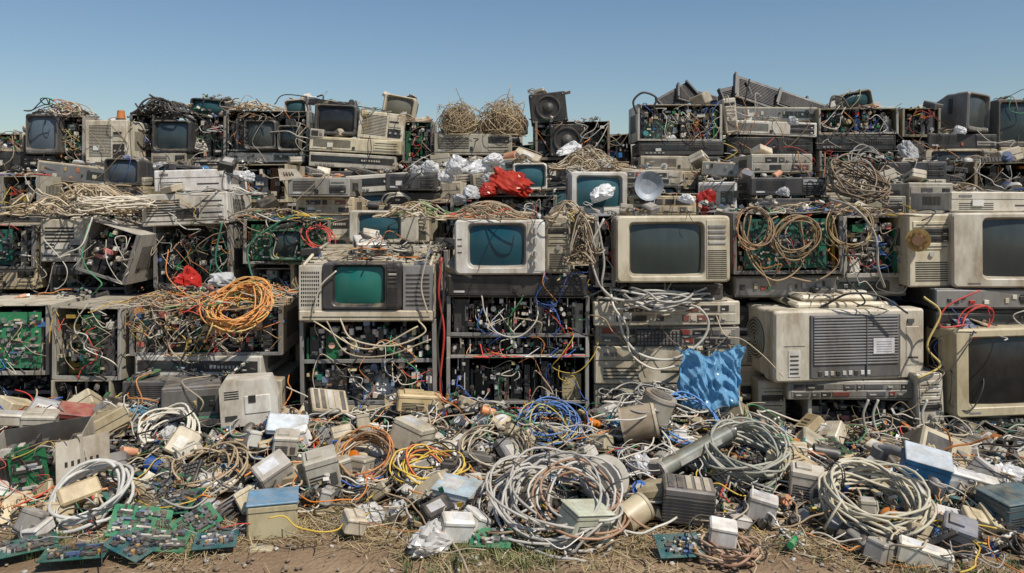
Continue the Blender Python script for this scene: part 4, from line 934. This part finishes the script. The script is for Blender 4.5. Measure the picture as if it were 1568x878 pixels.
def gbox(a, b, h, col, top=None, kind=0):
    mb = MB(); mb.box(-a / 2, a / 2, -b / 2, b / 2, 0, h, PLA, col, .006); mb.box(-a / 2 - .0012, a / 2 + .0012, -b / 2 - .0012, b / 2 + .0012, h * .8, h * .82, PLA, (.06, .06, .06))
    if top: mb.box(-a / 2 - .003, a / 2 + .003, -b / 2 - .003, b / 2 + .003, h, h + .008, PLA, top, .003)
    if kind == 1:
        for k in range(5): mb.box(-a * .4, a * .1, -b / 2 - .0015, -b / 2, h * (.15 + .09 * k), h * (.19 + .09 * k), PLA, (.03, .03, .03))
        mb.box(a * .2, a * .4, -b / 2 - .004, -b / 2, h * .2, h * .55, PLA, (.1, .1, .1), .001); mb.box(-a * .35, a * .1, -b * .3, b * .3, h, h + .0095, PLA, jt(col, .1), .001)
    if kind == 2:
        for k in range(8): mb.box(-a / 2 - .002, a / 2 + .002, -b / 2 - .002, b / 2 + .002, h * (.06 + .09 * k), h * (.1 + .09 * k), PLA, (.05, .05, .05))
        for k in range(5): mb.box(-a * .42 + k * a * .18, -a * .42 + k * a * .18 + a * .11, -b * .4, b * .4, h, h + .004, PLA, pk([(.5, .45, .35), (.1, .1, .1), (.6, .6, .6)]))
    if kind == 3: mb.box(-a * .35, a * .2, -b * .3, b * .25, h, h + .0012, PLA, (.62, .64, .68)); mb.box(a * .25, a * .4, -b / 2 - .003, -b / 2, h * .2, h * .5, PLA, (.1, .1, .1))
    cst(mb, a / 2, 0, h * .3, jt(pk(WIRE)), .003, .2)
    return mb
gi(gbox(.17, .15, .12, (.54, .49, .33), (.20, .38, .56)), 'junction_box', 418, 815, .25, 0, 0, .0)
gi(gbox(.15, .12, .12, (.68, .63, .5), None, 3), 'plastic_enclosure', 625, 690, -.5, -.15, .25, .05)
gi(gbox(.13, .11, .14, (.56, .53, .44), None, 1), 'power_supply', 498, 745, .3, .15, -.2, .02)
gi(gbox(.13, .1, .1, (.46, .44, .4), None, 3), 'power_adapter', 425, 738, .6, .35, -.45, .03)
gi(gbox(.15, .13, .11, (.5, .52, .53), (.32, .46, .56), 1), 'metal_junction_box', 697, 790, -.3, .1, .1, .0)
gi(gbox(.18, .13, .13, (.16, .15, .15), None, 2), 'heat_sink_transformer', 1050, 792, -.12, .1, .08, .02)
gi(gbox(.12, .09, .12, (.6, .54, .42), None, 1), 'power_supply', 1232, 765, -.3, .1, .1, .03); gi(gbox(.1, .07, .09, (.76, .75, .72), None, 3), 'power_adapter', 1163, 795, -.3, .1, .2, .02)
gi(gbox(.09, .08, .07, (.78, .77, .74)), 'power_adapter', 1105, 832, -.2, .1, .1, .03); gi(gbox(.09, .05, .04, (.76, .75, .72)), 'power_adapter', 1128, 808, .4, .1, .3, .02)
gi(gbox(.16, .12, .1, (.08, .24, .48), (.5, .56, .62), 3), 'power_adapter', 1412, 735, -.35, .3, .2, .06); gi(gbox(.17, .07, .06, (.74, .73, .68), None, 3), 'power_adapter', 1487, 750, -.35, .1, .2, .05)
gi(gbox(.16, .06, .07, (.72, .69, .6), None, 3), 'power_adapter', 1412, 868, -.4, .05, .2, .0); gi(gbox(.1, .1, .1, (.25, .27, .33), None, 1), 'power_adapter', 1462, 840, -.5, .2, .2, .02); gi(gbox(.09, .07, .07, (.4, .39, .36)), 'power_adapter', 1345, 862, .6, .1, .3, .0)
gi(gbox(.2, .14, .1, (.04, .09, .11), (.05, .12, .15), 1), 'metal_junction_box', 1548, 800, .3, .1, .0, .02)
gi(gbox(.16, .1, .08, (.44, .47, .38), (.5, .54, .44), 1), 'terminal_block', 890, 815, .6, .2, .2, .06)
gi(gbox(.2, .1, .08, (.58, .47, .3), None, 1), 'wooden_speaker_box', 640, 630, .2, 0, .1, .04); gi(gbox(.14, .02, .13, (.72, .72, .7)), 'white_panel', 590, 612, .2, -.4, .4, .06); gi(gbox(.12, .02, .13, (.45, .52, .6)), 'white_panel', 548, 605, -.3, -.3, .6, .06)
gi(gbox(.17, .14, .05, (.58, .5, .34), None, 2), 'transformer', 500, 625, .5, .6, .2, .08); gi(gbox(.17, .11, .03, (.5, .6, .7)), 'white_panel', 440, 655, .2, .4, .1, .07)
gi(gbox(.1, .1, .08, (.55, .52, .43), None, 1), 'power_supply', 437, 695, .2, .1, .1, .06); gi(gbox(.13, .1, .08, (.54, .5, .4), None, 1), 'plastic_enclosure', 60, 662, .3, .1, .1, .06); gi(gbox(.14, .07, .05, (.66, .63, .54), None, 3), 'power_adapter', 20, 650, .6, .1, .2, .08)
gi(gbox(.15, .09, .05, (.66, .66, .63), None, 1), 'plastic_enclosure', 12, 765, .5, .3, .3, .03); gi(gbox(.14, .1, .03, (.45, .07, .05)), 'red_panel', 115, 635, .3, .3, .2, .07)
gi(gbox(.14, .1, .02, (.55, .18, .04)), 'orange_panel', 1235, 690, -.3, .2, .1, .05)
for _ in range(60):
    u = U(0, 1568); v = U(650, 830)
    if 130 < u < 340 and v > 730: continue
    gi(gbox(U(.05, .11), U(.04, .09), U(.03, .09), jt(pk(BG + WHT * 2 + GR + [(.04, .04, .045)] * 3), .1), None, pk([0, 1, 3, 3])), pk(['power_supply', 'power_adapter', 'junction_box']), u, v, U(-3, 3), U(-.5, .5), U(-.5, .5), .03)
# printer-like white device
pr = MB(); pr.loft([[(-.12, y, 0), (.12, y, 0), (.12, y, .1), (.09, y, .19), (-.1, y, .2), (-.12, y, .17)] for y in (0, .01, .14, .15)], PLA, (.7, .65, .52), True, True)
pr.box(-.02, .09, -.004, .01, .05, .13, PLA, (.74, .7, .6), .004); pr.box(0, .03, -.007, 0, .1, .13, PLA, (.02, .02, .02)); pr.box(-.1, -.05, -.004, .01, .03, .05, PLA, (.05, .05, .05)); slits(pr, -.1, -.04, .12, .16, 4); pr.obj('label_printer', TR(*el('A', 383, 652, -.3), 0, -.06, .2))
# cylinders
def cylv(r, L_, col, col2=(.6, .56, .45)):
    mb = MB(); mb.cyl((0, 0, 0), (0, 0, L_), r, PLA, col, 28); mb.cyl((0, 0, L_), (0, 0, L_ + .012), r * 1.05, PLA, col2, 28, r); mb.cyl((0, 0, -.01), (0, 0, 0), r * 1.04, PLA, col2, 28); mb.cyl((0, 0, L_ + .012), (0, 0, L_ + .016), r * .7, PLA, (.1, .1, .1), 20); return mb
gi(cylv(.075, .13, (.46, .37, .25), (.6, .52, .38)), 'cable_spool', 955, 655, 0, .1, 1.35, .09); gi(cylv(.07, .09, (.44, .41, .33), (.33, .3, .26)), 'cable_spool', 1000, 640, .3, .2, .3, .1)
gi(cylv(.085, .03, (.64, .59, .48)), 'plastic_lid', 925, 735, 0, 1.2, .3, .09); gi(cylv(.05, .08, (.58, .51, .37), (.45, .4, .3)), 'cable_spool', 958, 795, .7, .2, 1.2, .05)
tbm = MB(); tbm.cyl((-.16, 0, 0), (.16, 0, 0), .028, PLA, (.22, .27, .23), 20); tbm.box(-.15, .15, 0, .04, -.02, .02, PLA, (.16, .19, .17), .004); tbm.cyl((.16, 0, 0), (.175, 0, 0), .03, PLA, (.1, .1, .1), 20); tbm.cyl((-.175, 0, 0), (-.16, 0, 0), .03, PLA, (.4, .4, .36), 20); tbm.box(-.1, .1, -.03, -.027, -.01, .01, PLA, (.55, .57, .53)); tbm.cyl((.175, 0, 0), (.19, 0, 0), .012, MET, (.4, .4, .4), 12); gi(tbm, 'toner_cartridge', 1068, 690, .35, 0, -.35, .12)
for u, v, rz in ((195, 700, .8), (1200, 775, 1.8), (905, 655, .3), (745, 638, .2)):
    ob = MB(); ob.cyl((-.03, 0, .02), (.03, 0, .02), .02, PLA, (.68, .2, .02), 16, .017); ob.cyl((.03, 0, .02), (.045, 0, .02), .012, PLA, (.3, .1, .03), 12); gi(ob, 'orange_connector', u, v, rz, 0, .3, .05)
# handset
hs = MB(); hs.tube(cat([(-.1, 0, .02), (-.06, 0, .045), (0, 0, .055), (.06, 0, .045), (.1, 0, .02)], 6), .017, (.2, .21, .24), 10, PLA); hs.cyl((-.1, 0, -.005), (-.1, 0, .03), .028, PLA, (.2, .21, .24), 16); hs.cyl((.1, 0, -.005), (.1, 0, .03), .028, PLA, (.2, .21, .24), 16); gi(hs, 'telephone_handset', 1388, 725, -1., 0, .3, .08, 1.2)
sd = MB(); sd.cyl((-.04, 0, .012), (.03, 0, .012), .012, PLA, (.03, .3, .12), 12, .009); sd.cyl((.03, 0, .012), (.11, 0, .012), .003, MET, (.5, .5, .5), 8); gi(sd, 'screwdriver', 1215, 835, 1., 0, 0, .03)
for u, v, a, c in ((662, 842, .085, (.72, .71, .69)), (985, 725, .06, CL), (568, 800, .06, (.66, .66, .64)), (610, 785, .045, (.7, .7, .68)), (845, 745, .05, (.1, .3, .58)), (700, 760, .045, CL), (550, 590, .06, CL), (1540, 740, .07, CL), (800, 620, .05, (.08, .24, .5)), (210, 640, .05, (.22, .45, .6)), (1380, 700, .04, (.1, .28, .58)), (470, 640, .05, CL), (740, 650, .045, CL)):
    x, y, z = gp(u, v, .01); crumple(a, a * .8, a * .7, c).obj('plastic_bag', TR(x, y, z, 0, 0, U(0, 6)))

# straw + grass
V = []; F = []; C = []
def blade(V, F, C, x, y, z, L_, h, up, w, c):
    k = len(V); dx, dy = math.cos(h) * L_, math.sin(h) * L_; px, py = -math.sin(h) * w, math.cos(h) * w
    V += [(x - px, y - py, z), (x + px, y + py, z), (x + dx * .5 + px, y + dy * .5 + py, z + up * .6), (x + dx * .5 - px, y + dy * .5 - py, z + up * .6), (x + dx, y + dy, z + up)]
    F += [(k, k + 1, k + 2, k + 3), (k + 3, k + 2, k + 4)]; C += [c + (1,)] * 5
for _ in range(15000):
    x = U(-3.4, 3.4); e = edge(x); y = e + R.gauss(-.1, .15)
    if noise.noise(Vector((x * 2.2, y * 3, 8))) < U(-.25, .25): continue
    blade(V, F, C, x, y, H(x, y) * .8 + U(.002, .02), U(.03, .12), U(0, 6.28), U(-.004, .02), U(.0008, .0018), jt(pk([(.48, .37, .19), (.4, .3, .15), (.32, .22, .11), (.52, .43, .26)]), .2))
def mk(name, V, F, C, mat):
    me = bpy.data.meshes.new(name); me.from_pydata(V, [], F)
    for m in MATS: me.materials.append(m)
    me.polygons.foreach_set('material_index', [mat] * len(F)); ca = me.color_attributes.new('Col', 'FLOAT_COLOR', 'POINT'); ca.data.foreach_set('color', np.array(C).ravel()); put(me, name)
mk('dry_straw', V, F, C, CAB)
V = []; F = []; C = []
for _ in range(330):
    x = pk([U(-3, 3), U(-.35, .15), U(-.35, .15), U(1.2, 1.9), U(-1.9, -1)]); y = edge(x) - abs(R.gauss(.08, .1)); c0 = pk([(.09, .14, .035), (.12, .17, .05), (.2, .21, .08)])
    for _ in range(14): blade(V, F, C, x + U(-.02, .02), y + U(-.02, .02), .0, U(.005, .04), U(0, 6.28), U(.015, .05), U(.0008, .0016), jt(c0, .25))
mk('grass', V, F, C, CAB)
pb = MB()
for _ in range(2200):
    x = U(-3.2, 3.2); y = U(2.2, edge(x) + .1); q = MB(); s = U(.002, .009) * (1 if R.random() < .93 else 1.8)
    c = jt(pk([(.3, .23, .16), (.22, .17, .12), (.35, .3, .24), (.6, .6, .58), (.15, .12, .1)]), .2)
    q.box(-s, s, -s * .8, s * .8, 0, s, PLA, c, s * .3); pb.merge(q, TR(x, y, .002, U(-.4, .4), U(-.4, .4), U(0, 6)))
pb.obj('pebbles')

# ------------------------------------------------------------------ light, sky, camera
to = Vector((.50, -.50, 1.0)).normalized()
sl = bpy.data.lights.new('sun', 'SUN'); sl.energy = 5.0; sl.angle = math.radians(.5); sl.color = (1, .93, .82)
so = bpy.data.objects.new('sun', sl); so.rotation_euler = to.to_track_quat('Z', 'Y').to_euler(); so.location = (5, -5, 10); scene.collection.objects.link(so)
wd = bpy.data.worlds.new('World'); scene.world = wd; wd.use_nodes = True
nt = wd.node_tree; sk = nt.nodes.new('ShaderNodeTexSky'); sk.sky_type = 'NISHITA'; sk.sun_disc = False
sk.sun_elevation = math.asin(to.z); sk.sun_rotation = math.atan2(to.x, to.y); sk.air_density = 1.25; sk.dust_density = .2; sk.ozone_density = 5.
bgn = nt.nodes['Background']; bgn.inputs['Strength'].default_value = .088; nt.links.new(sk.outputs[0], bgn.inputs[0])
cam = bpy.data.cameras.new('camera'); co = bpy.data.objects.new('camera', cam); scene.collection.objects.link(co)
cam.lens = 28; cam.sensor_width = 36; co.location = (0, 0, CH); co.rotation_euler = (math.pi / 2, 0, 0); cam.shift_y = -139 / 1568; cam.clip_end = 3000; cam.clip_start = .05
scene.camera = co
scene.view_settings.view_transform = 'Standard'; scene.view_settings.look = 'None'; scene.view_settings.exposure = 0
print('verts', sum(len(o.data.vertices) for o in scene.objects if o.type == 'MESH'), len(scene.objects))
